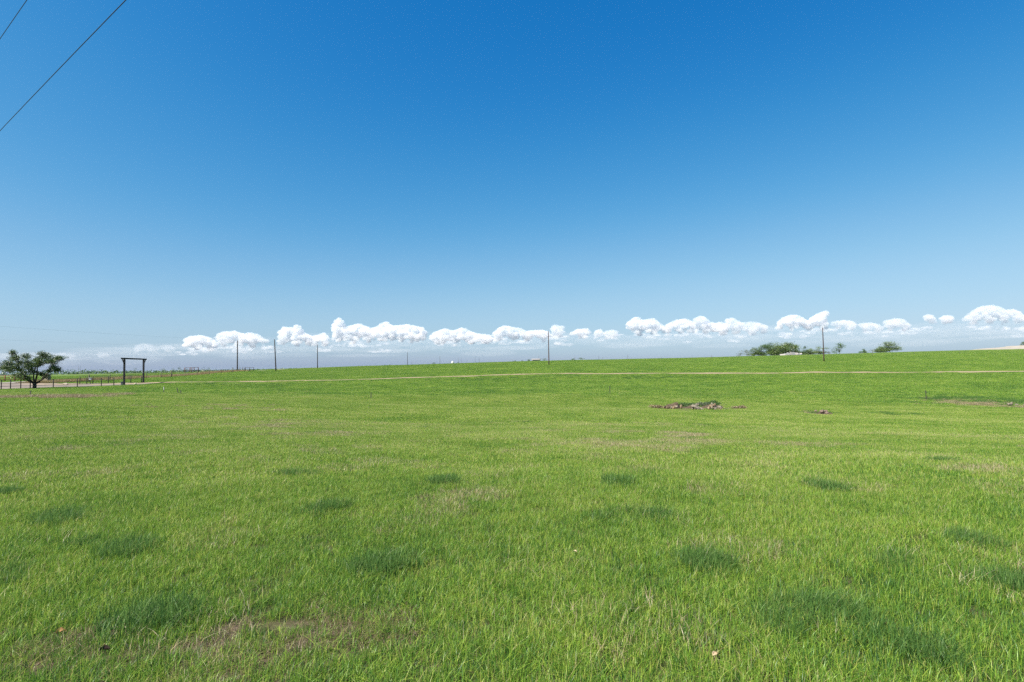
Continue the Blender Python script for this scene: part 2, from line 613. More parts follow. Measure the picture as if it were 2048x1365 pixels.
caliche = pmat('caliche_dirt', (.27, .21, .135), (.17, .125, .08), .8, .95, .25)
gravel = pmat('road_gravel', (.21, .19, .17), (.15, .13, .115), 1.5, .95, .2)
apron_m = pmat('apron_dirt', (.20, .165, .14), (.09, .073, .06), .55, .95, .4)
ribbon('dirt_track', TRACKP, 1.3, caliche, .06, 'pale caliche track curving across the pasture', seed=3, wob=.55)
ribbon('gravel_road', [(ROADX, -150), (ROADX, 0), (ROADX, 120), (ROADX + .8, 190), (ROADX + 2, 300), (ROADX - 10, 900)], 3.6, gravel, .05, 'grey gravel road running away behind the black gate frame', seed=8)
ax, ay = np.meshgrid(np.arange(-100, -64, .5), np.arange(77, 109, .5), indexing='ij')
am = in_poly(ax + edge_wander(ax, ay) * .6, ay + edge_wander(ay, ax) * .6, APRON)
az_ = terrain(ax, ay) + .035 + .10 * (fbm(ax / 2.2, ay / 2.2, 55, 3) - .5) * (np.abs(ax - ROADX) > 4)
n1 = ax.shape[1]
q = np.argwhere(am[:-1, :-1] & am[1:, :-1] & am[:-1, 1:] & am[1:, 1:])
idx = np.stack([q[:, 0] * n1 + q[:, 1], (q[:, 0] + 1) * n1 + q[:, 1], (q[:, 0] + 1) * n1 + q[:, 1] + 1, q[:, 0] * n1 + q[:, 1] + 1], -1)
ap = np_mesh('driveway', np.stack([ax, ay, az_], -1).reshape(-1, 3), idx, apron_m, smooth_=True)
COL.objects.link(ap)
tag(ap, 'bare pinkish dirt driveway apron around the tree', None, None, 'structure')

# ------------------------------------------------------------------ grass
GREEN = [(.00, (.040, .110, .026)), (.20, (.088, .195, .024)), (.46, (.196, .328, .038)), (.72, (.32, .39, .060)), (.88, (.38, .34, .12)), (1.0, (.50, .42, .25))]
g_mat = leaf_mat('grass_blades', GREEN, .40, .018, [(.10, .5), (.4, .5), (1.7, .36)])
TUSS = [(.0, (.034, .088, .022)), (.5, (.074, .162, .036)), (.85, (.17, .27, .068)), (1, (.20, .23, .11))]
t_mat = leaf_mat('tussock_blades', TUSS, .45, .012, [(1.2, .25)])
STRAW = [(.0, (.070, .052, .028)), (.45, (.19, .15, .078)), (.8, (.36, .29, .17)), (1, (.46, .40, .28))]
s_mat = leaf_mat('dry_stems', STRAW, .3, .03)
RUST = [(.0, (.13, .10, .045)), (.5, (.28, .215, .10)), (1, (.40, .32, .17))]
r_mat = leaf_mat('dry_verge_stems', RUST, .3, .02)


def blades(n, size, h0, h1, w, lean, seed, straw=0.0, seg=3, flat=0.0, tone=(.12, .62), clump=0.0):
    r = np.random.default_rng(seed)
    if clump:
        k = max(3, int(n / 26))
        cx, cy = r.uniform(-.5, .5, k) * size, r.uniform(-.5, .5, k) * size
        w_ = r.integers(0, k, n)
        bx, by = cx[w_] + r.normal(0, clump, n), cy[w_] + r.normal(0, clump, n)
        ct = r.normal(0, .10, k)[w_]
    else:
        bx, by = r.uniform(-.5, .5, n) * size, r.uniform(-.5, .5, n) * size
        ct = 0
    h = h0 + (h1 - h0) * r.beta(2, 2.4, n)
    ang = r.uniform(0, 2 * math.pi, n)
    ln = np.abs(r.normal(0, lean, n)) + flat
    tn = np.clip(r.uniform(tone[0], tone[1], n) + ct, 0, .98)
    st = r.random(n) < straw
    tn[st] = r.uniform(.8, 1, st.sum())
    h[st] *= r.uniform(.9, 1.55, st.sum())
    dx, dy = np.cos(ang), np.sin(ang)
    fa = ang + math.pi / 2 + r.normal(0, .6, n)
    wx, wy = np.cos(fa), np.sin(fa)
    ww = w * r.uniform(.6, 1.35, n)
    ww[st] *= .6
    vs, tv = [], []
    for i in range(seg + 1):
        t = i / seg
        out = ln * h * (t ** 1.7) * 1.1
        zz = h * (t - .38 * np.clip(ln, 0, 1.5) * t * t)
        zz = np.maximum(zz, .004 + .01 * t)
        wd = ww * (1 - t ** 1.6) * (.75 + .25 * min(1, t * 4)) / 2
        cxx, cyy = bx + dx * out, by + dy * out
        if i < seg:
            vs.append(np.stack([cxx - wx * wd, cyy - wy * wd, zz - (.02 if i == 0 else 0)], -1))
            vs.append(np.stack([cxx + wx * wd, cyy + wy * wd, zz - (.02 if i == 0 else 0)], -1))
        else:
            vs.append(np.stack([cxx, cyy, zz], -1))
    nv = 2 * seg + 1
    Vv = np.stack(vs, 1).reshape(-1, 3)
    base = np.arange(n)[:, None] * nv
    f = []
    for i in range(seg):
        a = 2 * i
        if i < seg - 1:
            f.append(base + np.array([a, a + 1, a + 3])); f.append(base + np.array([a, a + 3, a + 2]))
        else:
            f.append(base + np.array([a, a + 1, a + 2]))
    return Vv, np.vstack(f), np.repeat(tn, nv)


gcol = bpy.data.collections.new('grass_patches')      # not linked to the scene: only the source of the grass


VAR = []


def variant(key, mat, **kw):
    v, f, t = blades(**kw)
    o = np_mesh('patch_%02d_%s' % (len(VAR), key), v, f, mat, {'tone': t})
    gcol.objects.link(o)
    VAR.append(key)


for k in range(4):
    variant('near', g_mat, n=560, size=.36, h0=.025, h1=.108, w=.0033, lean=.75, seed=10 + k, straw=.07, clump=.035, tone=(.02, .70))
for k in range(3):
    variant('mid', g_mat, n=1500, size=.8, h0=.03, h1=.10, w=.0055, lean=.8, seed=20 + k, straw=.10, clump=.05, tone=(.04, .74))
for k in range(3):
    variant('far', g_mat, n=1700, size=1.7, h0=.03, h1=.105, w=.012, lean=.8, seed=30 + k, straw=.09, seg=2, clump=.09, tone=(.06, .74))
for k in range(2):
    variant('ridge', g_mat, n=1300, size=3.4, h0=.03, h1=.12, w=.026, lean=.8, seed=40 + k, straw=.05, seg=2, clump=.2, tone=(.0, .60))
for k in range(3):
    variant('tussock', t_mat, n=380, size=.34, h0=.06, h1=.17, w=.0042, lean=.6, seed=50 + k, straw=.015, tone=(.1, .85))
for k in range(2):
    variant('bigtussock', t_mat, n=420, size=.8, h0=.08, h1=.20, w=.010, lean=.6, seed=60 + k, seg=2, tone=(.1, .8))
for k in range(3):
    variant('thatch', s_mat, n=230, size=.38, h0=.03, h1=.10, w=.0032, lean=.5, seed=70 + k, flat=1.1, tone=(.0, .62))
for k in range(2):
    variant('stems', s_mat, n=26, size=.5, h0=.08, h1=.22, w=.0026, lean=.6, seed=80 + k, tone=(.5, 1))
for k in range(2):
    variant('strawmix', s_mat, n=420, size=.8, h0=.05, h1=.15, w=.0045, lean=.6, seed=85 + k, tone=(.35, 1))
for k in range(2):
    variant('weeds', s_mat, n=170, size=1.0, h0=.15, h1=.42, w=.012, lean=.8, seed=90 + k, seg=2, tone=(.3, .95))
for k in range(2):
    variant('verge', r_mat, n=420, size=2.4, h0=.2, h1=.7, w=.028, lean=.35, seed=95 + k, seg=2, tone=(.0, 1))
IDX = {}
for i, k in enumerate(VAR):
    IDX.setdefault(k, []).append(i)

PTS, SCL, ROT, PIX = [], [], [], []


def scatter(keys, x, y, s, tilt=True, sink=0.0):
    n = len(x)
    if not n:
        return
    z = terrain(x, y)
    yaw = rng.uniform(0, 2 * math.pi, n)
    e = .5
    gxx = (terrain(x + e, y) - terrain(x - e, y)) / (2 * e)
    gyy = (terrain(x, y + e) - terrain(x, y - e)) / (2 * e)
    lx = gxx * np.cos(yaw) + gyy * np.sin(yaw)
    ly = -gxx * np.sin(yaw) + gyy * np.cos(yaw)
    ch = np.concatenate([IDX[k] for k in keys])
    PTS.append(np.stack([x, y, z - sink], -1))
    ROT.append(np.stack([np.arctan(ly), -np.arctan(lx), yaw], -1))
    SCL.append(s)
    PIX.append(rng.choice(ch, n))


def wedge(r0, r1, dens, half=math.radians(56)):
    n = int(half * (r1 * r1 - r0 * r0) * dens)
    r = np.sqrt(rng.uniform(r0 * r0, r1 * r1, n))
    a = rng.uniform(-half, half, n)
    return r * np.sin(a), r * np.cos(a)


def even(r0, r1, dens, half=math.radians(56)):      # jittered grid: no accidental holes in the sward
    st = dens ** -.5
    g = np.arange(-r1, r1 + st, st)
    x, y = np.meshgrid(g, g[g > -st])
    x, y = x.ravel() + rng.uniform(-.55, .55, x.size) * st, y.ravel() + rng.uniform(-.55, .55, y.size) * st
    r, a = np.hypot(x, y), np.abs(np.arctan2(x, y))
    k = (r > r0) & (r < r1) & (a < half)
    return x[k], y[k]


def lod(key, r0, r1, dens, sbase):
    x, y = even(r0, r1, dens)
    b = bare_mask(x, y)
    d = dry_mask(x, y)
    keep = clear_of_roads(x, y) & (rng.random(len(x)) > b * .66) & (x > ROADX - 60)
    keep &= ~((d > .6) & (y > 100) & (x < -74))
    x, y, b, d = x[keep], y[keep], b[keep], d[keep]
    n = fbm(x * .5, y * .5, 71, 3)
    s = sbase * (.86 + .38 * n) * (1 - .30 * b) * (1 - .15 * d) * rng.uniform(.85, 1.15, len(x))
    scatter([key], x, y, s)


lod('near', .9, 9.5, 24, 1.0)
lod('mid', 8.8, 27, 6, 1.0)
lod('far', 25, 80, 1.6, 1.0)
lod('ridge', 76, 330, .36, 1.0)
# straw in thin and dry places
for r0, r1, dens, keys, sb in ((1, 10, 26, ['thatch'], 1),  (26, 85, .8, ['weeds'], .6)):
    x, y = wedge(r0, r1, dens)
    m = bare_mask(x, y) if r0 < 20 else dry_mask(x, y) * .8
    k = (rng.random(len(x)) < m) & clear_of_roads(x, y)
    scatter(keys, x[k], y[k], sb * rng.uniform(.7, 1.2, k.sum()))
x, y = wedge(2, 30, 5)
k = rng.random(len(x)) < dry_mask(x, y) * .95 + .09
scatter(['strawmix'], x[k], y[k], rng.uniform(.55, 1.05, k.sum()))
x, y = wedge(1.5, 30, .9)
k = fbm(x * .4, y * .4, 88, 3) > .40
scatter(['stems'], x[k], y[k], rng.uniform(.6, 1.25, k.sum()))
# dark blue-green tussocks: (px, py, half width, half height)
for px, py, hw, hh, st_ in ((250, 1108, 75, 32, .7), (110, 1040, 110, 24, .42), (40, 1150, 60, 40, .3), (665, 1018, 42, 18, .6), (1275, 1045, 90, 30, .62), (1560, 1250, 80, 50, .75), (1655, 1228, 60, 22, .4), (1915, 1082, 55, 22, .8), (1865, 1315, 70, 30, .45), (1215, 963, 42, 14, .75),
                            (850, 856, 28, 4, .6), (1640, 978, 45, 9, .5), (600, 953, 35, 8, .35), (1800, 1130, 70, 18, .32), (2035, 1180, 30, 22, .5), (10, 990, 30, 30, .45), (1410, 1136, 8, 6, .8), (330, 1240, 60, 16, .28), (1880, 925, 60, 6, .35), (1380, 880, 60, 5, .3), (890, 968, 16, 6, .5), (770, 1135, 45, 12, .25)):
    c0, e0, f0 = hit(px, py), hit(px + hw, py), hit(px, py + hh)
    A, B = max(abs(e0.x - c0.x), .1), max(abs(c0.y - f0.y), .1)
    n = int(min(420, max(6, st_ * A * B * math.pi * (14 if c0.y < 14 else 5))))
    rr_, aa = np.abs(rng.normal(0, .62, n)), rng.uniform(0, 2 * math.pi, n)
    x, y = c0.x + A * rr_ * np.cos(aa), c0.y + B * rr_ * np.sin(aa)
    k = fbm(x * 5 / max(1, c0.y / 6), y * 5 / max(1, c0.y / 6), int(px), 3) > .37
    x, y = x[k], y[k]
    n = len(x)
    scatter(['tussock'] if c0.y < 14 else ['bigtussock'], x, y, rng.uniform(.6, 1.15, n) * (1.15 if c0.y < 14 else .62))
for r0, r1, dens, sb in ((1.5, 14, .22, .45), (14, 45, .03, .55), (45, 230, .022, .7)):
    x, y = wedge(r0, r1, dens)
    k = (fbm(x * .16, y * .16, 99, 3) > .5) & clear_of_roads(x, y)
    scatter(['tussock'] if r0 < 14 else ['bigtussock'], x[k], y[k], sb * rng.uniform(.6, 1.3, k.sum()))
# weed strip near the tree, weeds by the rubble, dry verge along the road
for px, py, hw, hh, n, key, sc_ in ((60, 795, 55, 5, 60, 'weeds', .95), (150, 795, 55, 3, 60, 'weeds', .95), (235, 790, 30, 2, 20, 'weeds', .8), (1380, 813, 60, 5, 36, 'bigtussock', .9), (1640, 826, 35, 2, 12, 'bigtussock', .8),
                                    (1960, 800, 80, 9, 150, 'bigtussock', 1.0), (1880, 797, 40, 1.5, 26, 'bigtussock', 1.1), (1800, 828, 40, 3, 16, 'bigtussock', 1.0), (1960, 808, 90, 8, 150, 'weeds', .6), (1390, 816, 70, 4, 30, 'weeds', .6), (450, 770, 120, 2, 40, 'bigtussock', 1.2), (1290, 756, 120, 2, 40, 'bigtussock', 1.2), (1000, 757, 160, 2, 40, 'bigtussock', 1.2)):
    c0, e0, f0 = hit(px, py), hit(px + hw, py), hit(px, py + hh)
    x = c0.x + abs(e0.x - c0.x) * rng.normal(0, .6, n)
    y = c0.y + abs(c0.y - f0.y) * rng.normal(0, .6, n)
    k = clear_of_roads(x, y)
    scatter([key], x[k], y[k], sc_ * rng.uniform(.6, 1.2, k.sum()))
ti = np.cumsum(np.concatenate([[0], np.hypot(*np.diff(TRACKP, axis=0).T)]))
ts = rng.uniform(30, ti[-1], 620)
x, y = np.interp(ts, ti, TRACKP[:, 0]) + rng.normal(0, .35, 620), np.interp(ts, ti, TRACKP[:, 1]) + rng.normal(0, .35, 620)
k = fbm(ts / 7, ts * 0, 61, 3) > .47
scatter(['far'], x[k], y[k], rng.uniform(.3, .65, k.sum()), sink=-.04)
x, y = rng.uniform(ROADX + 4, -74, 1500), rng.uniform(106.5, 195, 1500)
k = (dry_mask(x, y) > .45) & clear_of_roads(x, y)
scatter(['verge'], x[k], y[k], rng.uniform(.5, 1.1, k.sum()))

P_, S_, R_, I_ = np.vstack(PTS), np.concatenate(SCL), np.vstack(ROT), np.concatenate(PIX)
gme = bpy.data.meshes.new('grass')
gme.vertices.add(len(P_))
gme.vertices.foreach_set('co', P_.astype(np.float32).ravel())
a = gme.attributes.new('patch_scale', 'FLOAT', 'POINT'); a.data.foreach_set('value', S_.astype(np.float32))
a = gme.attributes.new('patch_rot', 'FLOAT_VECTOR', 'POINT'); a.data.foreach_set('vector', R_.astype(np.float32).ravel())
a = gme.attributes.new('patch_kind', 'INT', 'POINT'); a.data.foreach_set('value', I_.astype(np.int32))
grass = bpy.data.objects.new('grass', gme)
COL.objects.link(grass)
tag(grass, 'short green pasture grass with dark tussocks and dry straw', 'grass', None, 'stuff')
ng = bpy.data.node_groups.new('grass_scatter', 'GeometryNodeTree')
ng.interface.new_socket('Geometry', in_out='INPUT', socket_type='NodeSocketGeometry')
ng.interface.new_socket('Geometry', in_out='OUTPUT', socket_type='NodeSocketGeometry')
gi, go = ng.nodes.new('NodeGroupInput'), ng.nodes.new('NodeGroupOutput')
ci = ng.nodes.new('GeometryNodeCollectionInfo')
ci.inputs['Collection'].default_value = gcol
ci.inputs['Separate Children'].default_value = True
ci.inputs['Reset Children'].default_value = True
ip = ng.nodes.new('GeometryNodeInstanceOnPoints')
ip.inputs['Pick Instance'].default_value = True


def named(name, dt):
    n = ng.nodes.new('GeometryNodeInputNamedAttribute')
    n.data_type = dt
    n.inputs['Name'].default_value = name
    return n.outputs['Attribute']


ng.links.new(gi.outputs[0], ip.inputs['Points'])
ng.links.new(ci.outputs[0], ip.inputs['Instance'])
ng.links.new(named('patch_kind', 'INT'), ip.inputs['Instance Index'])
e2r = ng.nodes.new('FunctionNodeEulerToRotation')
ng.links.new(named('patch_rot', 'FLOAT_VECTOR'), e2r.inputs[0])
ng.links.new(e2r.outputs[0], ip.inputs['Rotation'])
ng.links.new(named('patch_scale', 'FLOAT'), ip.inputs['Scale'])
ng.links.new(ip.outputs[0], go.inputs[0])
md = grass.modifiers.new('scatter', 'NODES')
md.node_group = ng

# ------------------------------------------------------------------ trees
bark = pmat('bark', (.075, .058, .045), (.04, .03, .024), 9, .95, .5)
bark_grey = pmat('bark_grey', (.16, .14, .125), (.09, .078, .068), 6, .95, .4)
OAK = [(.0, (.012, .030, .010)), (.5, (.042, .085, .016)), (.85, (.11, .155, .026)), (1, (.16, .19, .040))]
oak_mat = leaf_mat('oak_leaves', OAK, .25, .05)
MESQ = [(.0, (.040, .080, .020)), (.5, (.095, .155, .030)), (1, (.19, .235, .065))]
mesq_mat = leaf_mat('mesquite_leaves', MESQ, .35, .04)
GREYB = [(.0, (.06, .085, .05)), (.6, (.12, .15, .085)), (1, (.2, .22, .15))]
grey_mat = leaf_mat('grey_shrub_leaves', GREYB, .3, .03)
FARL = [(.0, (.034, .072, .022)), (.5, (.062, .118, .032)), (1, (.11, .17, .05))]
far_mat = leaf_mat('far_leaves', FARL, .3, .02)


def leaf_quads(C, size, r, tone):
    n = len(C)
    d1 = r.normal(0, 1, (n, 3)); d1 /= np.linalg.norm(d1, axis=1)[:, None]
    d2 = np.cross(d1, r.normal(0, 1, (n, 3))); d2 /= np.linalg.norm(d2, axis=1)[:, None]
    s = (size * r.uniform(.6, 1.35, n))[:, None]
    V4 = np.stack([C - d1 * s, C + d2 * s * .5, C + d1 * s, C - d2 * s * .5], 1).reshape(-1, 3)
    return V4, np.arange(4 * n).reshape(-1, 4), np.repeat(tone, 4)


def crown_points(blobs, per, r, spread, sub=14, hollow=.35):
    """clusters of leaves: each blob holds twig tips, each tip a small spray of leaves"""
    C, T, tips = [], [], []
    for (c, rad) in blobs:
        rad = np.array(rad)
        k = max(3, int(per / sub))
        u = r.normal(0, 1, (k, 3)); u /= np.linalg.norm(u, axis=1)[:, None]
        q = (hollow + (1 - hollow) * r.random(k) ** .6)[:, None] * u * rad * r.uniform(.75, 1.12, (k, 1))
        tip = np.array(c) + q
        tips.append(tip)
        tt = r.uniform(.1, .8, k)
        for j in range(k):
            m = r.integers(sub // 2, int(sub * 1.6))
            C.append(tip[j] + r.normal(0, spread, (m, 3)) * np.array([1.25, 1.25, .7]))
            T.append(np.clip(tt[j] + r.normal(0, .16, m), 0, 1))
    return np.vstack(C), np.concatenate(T), tips


def make_tree(name, base, blobs, label, cat, group, lmat, bmat, trunk_r, fork_h, per, leaf, spread, seed, sub=14, twig=True, stems=1, lean=(0, 0)):
    """blobs: offsets from the base in metres ((x,y,z), (rx,ry,rz))"""
    r = np.random.default_rng(seed)
    t = thing(name, base, label, cat, group)
    C, T, tips = crown_points(blobs, per, r, spread, sub)
    mb = MB()
    forks = []
    for s in range(stems):
        off = Vector((0, 0, -.25)) if stems == 1 else Vector((r.uniform(-.5, .5), r.uniform(-.4, .4), -.25)) * 1.0
        f = Vector((lean[0] + r.uniform(-.12, .12), lean[1] + r.uniform(-.12, .12), fork_h * r.uniform(.85, 1.1))) + Vector((off.x, off.y, 0))
        mid = off.lerp(f, .5) + Vector((r.uniform(-.06, .06), r.uniform(-.06, .06), 0))
        rr_ = trunk_r / (1 if stems == 1 else 1.6)
        mb = MB().tube([off, off + Vector((0, 0, .3)), mid, f], [rr_ * 1.3, rr_ * 1.08, rr_, rr_ * .92], 9)
        mb.build('trunk', bmat, t, True, origin=(0, 0, 0))
        forks.append((f, rr_))
    lb = MB()
    for i, ((c, rad), tp) in enumerate(zip(blobs, tips)):
        f, rr_ = forks[i % len(forks)]
        c = Vector(c)
        if len(blobs) > 25:                # boughs first, then limbs off the boughs
            if i == 0:
                boughs = []
                for (bx_, by_, bz_) in ((-2.6, .5, 2.6), (-1.6, -.9, 3.0), (-.5, .7, 3.2), (.9, -.6, 3.3), (1.7, .6, 2.6), (.5, 1.0, 1.7), (-.8, -.6, 1.6)):
                    e_ = Vector((bx_, by_, bz_))
                    q0 = f + Vector((0, 0, r.uniform(-.55, .0)))
                    m_ = q0.lerp(e_, .5) + Vector((r.uniform(-.25, .25), r.uniform(-.2, .2), r.uniform(-.35, .1)))
                    b1 = rr_ * r.uniform(.4, .6)
                    lb.tube([q0, m_, e_], [b1, b1 * .8, b1 * .5], 7)
                    boughs += [(m_, b1 * .8), (m_.lerp(e_, .5), b1 * .65), (e_, b1 * .5)]
            f, rr_ = min(boughs, key=lambda q: (q[0] - c).length + .25 * abs(q[0].z - c.z))
            rr_ *= 1.2
            f = f + Vector((0, 0, .1))
        L = (c - f).length
        k1 = f.lerp(c, .35) + Vector((r.uniform(-.1, .1) * L, r.uniform(-.1, .1) * L, r.uniform(0, .10) * L))
        k2 = f.lerp(c, .72) + Vector((r.uniform(-.1, .1) * L, r.uniform(-.1, .1) * L, r.uniform(-.02, .08) * L))
        b0 = rr_ * r.uniform(.42, .66)
        lb.tube([f - Vector((0, 0, .1)), k1, k2, c], [b0, b0 * .75, b0 * .5, b0 * .2], 6)
        if twig:
            for tpt in tp[:: max(1, len(tp) // 14)]:
                s0 = k2.lerp(c, r.uniform(0, 1))
                m = s0.lerp(Vector(tpt), .55) + Vector((0, 0, r.uniform(-.05, .12)))
                lb.tube([s0, m, Vector(tpt)], [b0 * .28, b0 * .17, b0 * .06], 4, False)
    lb.build('limbs', bmat, t, True, origin=(0, 0, 0))
    V4, Fq, tn = leaf_quads(C, np.full(len(C), leaf), r, T)
    o = np_mesh('crown', V4, Fq, lmat, {'tone': tn}, parent=t)
    COL.objects.link(o)
    return t


# the spreading tree at the left fence: blob centres and radii read in photograph pixels about its foot
TD = 88.0
tb = at(69, TD)
u = TD / F
fx = horizon_y(69)
foot_y = fx + (EYE - tb.z) / u
blb = []
for px, py, rx, rz in ((9, 736, 9, 6), (20, 729, 12, 8), (17, 737, 12, 6), (30, 737, 12, 6), (28, 719, 9, 6), (38, 716, 8, 7), (42, 727, 10, 8), (50, 713, 7, 6), (52, 706, 4, 4), (46, 726, 7, 5), (42, 741, 8, 4), (57, 732, 7, 6), (83, 718, 9, 7), (62, 727, 7, 6), (98, 723, 7, 6), (72, 729, 8, 6),
                       (67, 723, 7, 6), (74, 715, 9, 7), (84, 711, 10, 6), (92, 708, 8, 5), (96, 716, 8, 6), (78, 724, 12, 8), (88, 724, 10, 8), (68, 733, 9, 7), (80, 735, 10, 6), (93, 729, 10, 6), (102, 724, 8, 5), (106, 717, 5, 4), (110, 723, 6, 3),
                       (102, 735, 8, 4), (110, 740, 7, 4), (114, 738, 4, 4), (62, 743, 9, 6), (72, 746, 9, 6), (61, 752, 8, 5), (70, 756, 9, 5), (82, 754, 8, 5), (86, 748, 7, 4), (52, 740, 6, 4), (94, 742, 4, 3)):
    py2 = py + (px - 69) * math.tan(ROLL)
    rxm = rx * u
    dy = random.uniform(-1, 1) * (2.6 if 35 < px < 100 else 1.3)
    blb.append((((px - 69) * u, dy, (foot_y - py2) * u), (rxm * .97, rxm * 1.05, rz * u * .92)))
make_tree('oak_tree', tb, blb, 'dark spreading live oak with short forked trunk behind black pipe fence', 'tree', None, oak_mat, bark, .25, 1.0, 520, .075, .17, 5, sub=20)

# trees and shrubs on the ridge at the right
def ridge_tree(px, D, h, w, label, seed, kind='mesquite', n=9, per=130, name='mesquite_tree', group='trees and bushes on the ridge', sparse=False):
    b = at(px, D)
    r = random.Random(seed)
    if D < 310:
        w *= 1.3
    bl = []
    for i in range(n):
        a = 2 * math.pi * i / n + r.uniform(-.4, .4)
        q = r.uniform(.15, .68) * w / 2
        z = h * r.uniform(.12, .80) * (1 - .25 * (q / (w / 2)) ** 2)
        if i == 0:
            q, z = 0, h * .84
        rr_ = w * r.uniform(.18, .28)
        bl.append(((math.cos(a) * q, math.sin(a) * q * .8, z), (rr_, rr_, min(h * r.uniform(.13, .2), h * 1.03 - z))))
    if D < 310 and not sparse:
        for i in range(7):
            a = r.uniform(0, 2 * math.pi)
            q = r.uniform(.3, .85) * w / 2
            bl.append(((math.cos(a) * q, math.sin(a) * q * .6, h * r.uniform(.1, .32)), (w * .2, w * .15, h * .15)))
    lm = {'mesquite': mesq_mat, 'grey': grey_mat, 'far': far_mat, 'oak': oak_mat}[kind]
    return make_tree(name, b, bl, label, 'tree' if 'tree' in name else 'shrub', group, lm, bark_grey if kind == 'grey' else bark, .04 + h * .012, h * .16, int(per * 1.5), .11 + h * .014, .14 + h * .05, seed, sub=9 if sparse else 12, stems=2 if h < 4 else 1)


S = 300 / F
ridge_tree(1481, 300, 12 * S, 16 * S, 'thin grey half-bare shrub at left end of ridge thicket', 101, 'grey', 6, 34, 'shrub', sparse=True)
ridge_tree(1494, 302, 15 * S, 18 * S, 'second grey half-bare shrub from left end of ridge thicket', 102, 'grey', 7, 40, 'shrub', sparse=True)
ridge_tree(1509, 300, 18 * S, 20 * S, 'pale green bush between grey shrubs and darker ridge trees', 103, 'mesquite', 8, 80, 'shrub')
ridge_tree(1524, 303, 21 * S, 22 * S, 'dark green upright small tree left of the big mesquite', 104, 'far', 9, 120, 'small_tree')
ridge_tree(1543, 300, 26 * S, 26 * S, 'tall dark left half of the big ridge thicket', 105, 'far', 11, 150, 'mesquite_tree')
ridge_tree(1557, 296, 25 * S, 34 * S, 'broad yellow-green mesquite in middle of ridge thicket', 106, 'mesquite', 13, 170, 'mesquite_tree')
ridge_tree(1576, 299, 27 * S, 34 * S, 'yellow-green mesquite standing behind the white scrap heap', 107, 'mesquite', 12, 150, 'mesquite_tree')
ridge_tree(1592, 302, 22 * S, 26 * S, 'pale sparse mesquite at right end of the white scrap heap', 108, 'mesquite', 9, 90, 'mesquite_tree', sparse=True)
ridge_tree(1611, 303, 17 * S, 16 * S, 'narrow dark bush just right of the white scrap heap', 109, 'far', 7, 100, 'shrub')
ridge_tree(1622, 301, 12 * S, 20 * S, 'low green bush in gap left of the lone right pole', 110, 'mesquite', 7, 80, 'shrub')
ridge_tree(1638, 303, 17 * S, 24 * S, 'light green bush directly behind the lone right pole', 111, 'mesquite', 8, 80, 'shrub')
ridge_tree(1657, 302, 14 * S, 18 * S, 'thin pale shrub just right of the lone right pole', 112, 'grey', 6, 40, 'shrub', sparse=True)
ridge_tree(1680, 298, 23 * S, 26 * S, 'open branchy tree standing alone right of the lone pole', 113, 'far', 8, 80, 'mesquite_tree', sparse=True)
ridge_tree(1729, 297, 9 * S, 14 * S, 'small round dark bush left of the rightmost ridge tree', 114, 'far', 5, 60, 'shrub')
ridge_tree(1746, 298, 9 * S, 14 * S, 'tiny wispy shrub beside the small round dark bush', 115, 'grey', 5, 26, 'shrub', sparse=True)
ridge_tree(1763, 296, 13 * S, 22 * S, 'low green bush touching left side of rightmost ridge tree', 116, 'mesquite', 7, 100, 'shrub')
ridge_tree(1780, 294, 22 * S, 36 * S, 'rightmost round-topped tree on the ridge', 117, 'mesquite', 12, 140, 'mesquite_tree')

# far trees on the skyline
FT = [(270, 900, 11, 17, 'isolated round tree seen inside the black gate frame'), (326, 950, 10, 18, 'leftmost far tree of the row right of the gate frame'), (345, 960, 9, 18, 'second far tree of the row right of the gate frame'),
      (358, 955, 11, 16, 'tallest far tree in the row left of the brown pen'), (372, 950, 8, 18, 'far tree just left of the brown cattle pen'), (406, 960, 10, 18, 'far tree just right of the brown cattle pen'), (416, 970, 9, 12, 'small far tree right of the brown pen'),
      (186, 1000, 9, 18, 'far tree behind the white box on the pipe fence'), (168, 1010, 10, 20, 'far tree on skyline right of the two thin left poles'), (208, 1020, 8, 20, 'far tree on skyline left of the gate frame'), (150, 1000, 8, 18, 'far tree on skyline left of the two thin left poles'),
      (1031, 620, 4, 8, 'leftmost tiny bush on the middle skyline'), (1044, 620, 4, 8, 'tiny bush second from left on middle skyline'), (1058, 610, 6, 8, 'dark bush left of the white farmhouse'), (1080, 600, 6, 8, 'dark bush at right gable of the white farmhouse'), (1090, 600, 7, 14, 'dark trees between farmhouse and middle lone pole'),
      (1147, 560, 5, 9, 'small dark bush right of the middle lone pole'), (1163, 560, 7, 20, 'long low dark thicket right of the middle lone pole'), (906, 900, 5, 8, 'dark bush under the white tank on the skyline'), (868, 700, 4, 10, 'low bush left of the second far utility pole'), (917, 900, 4, 8, 'low bush right of the white tank')]
for i, (px, D, hp, wp, lab) in enumerate(FT):
    b = at(px, D)
    top = horizon_y(px) - {True: 8, False: 0}[px > 1000] - 3
    h = hp * D / F
    need = (horizon_y(px) - (0.0 if px < 500 else 0)) 
    t = ridge_tree(px, D, h, wp * D / F, lab, 200 + i, 'far', 7, 60, 'distant_tree', 'trees on the far skyline')
    if px > 800:          # these stand on ground hidden behind the ridge: the visible top decides the height
        crest_row = np.interp(px, [800, 900, 1024, 1100, 1200], [730, 727, 724.3, 721.8, 719.8])
        v = ray(px, crest_row + 1.5)
        t.location.z = EYE + v.z / v.y * D
fl = np.random.default_rng(3)
n = 9000
hx = fl.uniform(-1500, -180, n); hy = fl.uniform(850, 1150, n)
rowz = terrain(hx, hy)
hh = fl.uniform(0, 1, n) * (2.0 + 5.5 * vnoise(hx / 40, hy * 0, 5) * vnoise(hx / 160, hy * 0, 8) * 1.6)
C = np.stack([hx, hy, rowz + hh], -1)
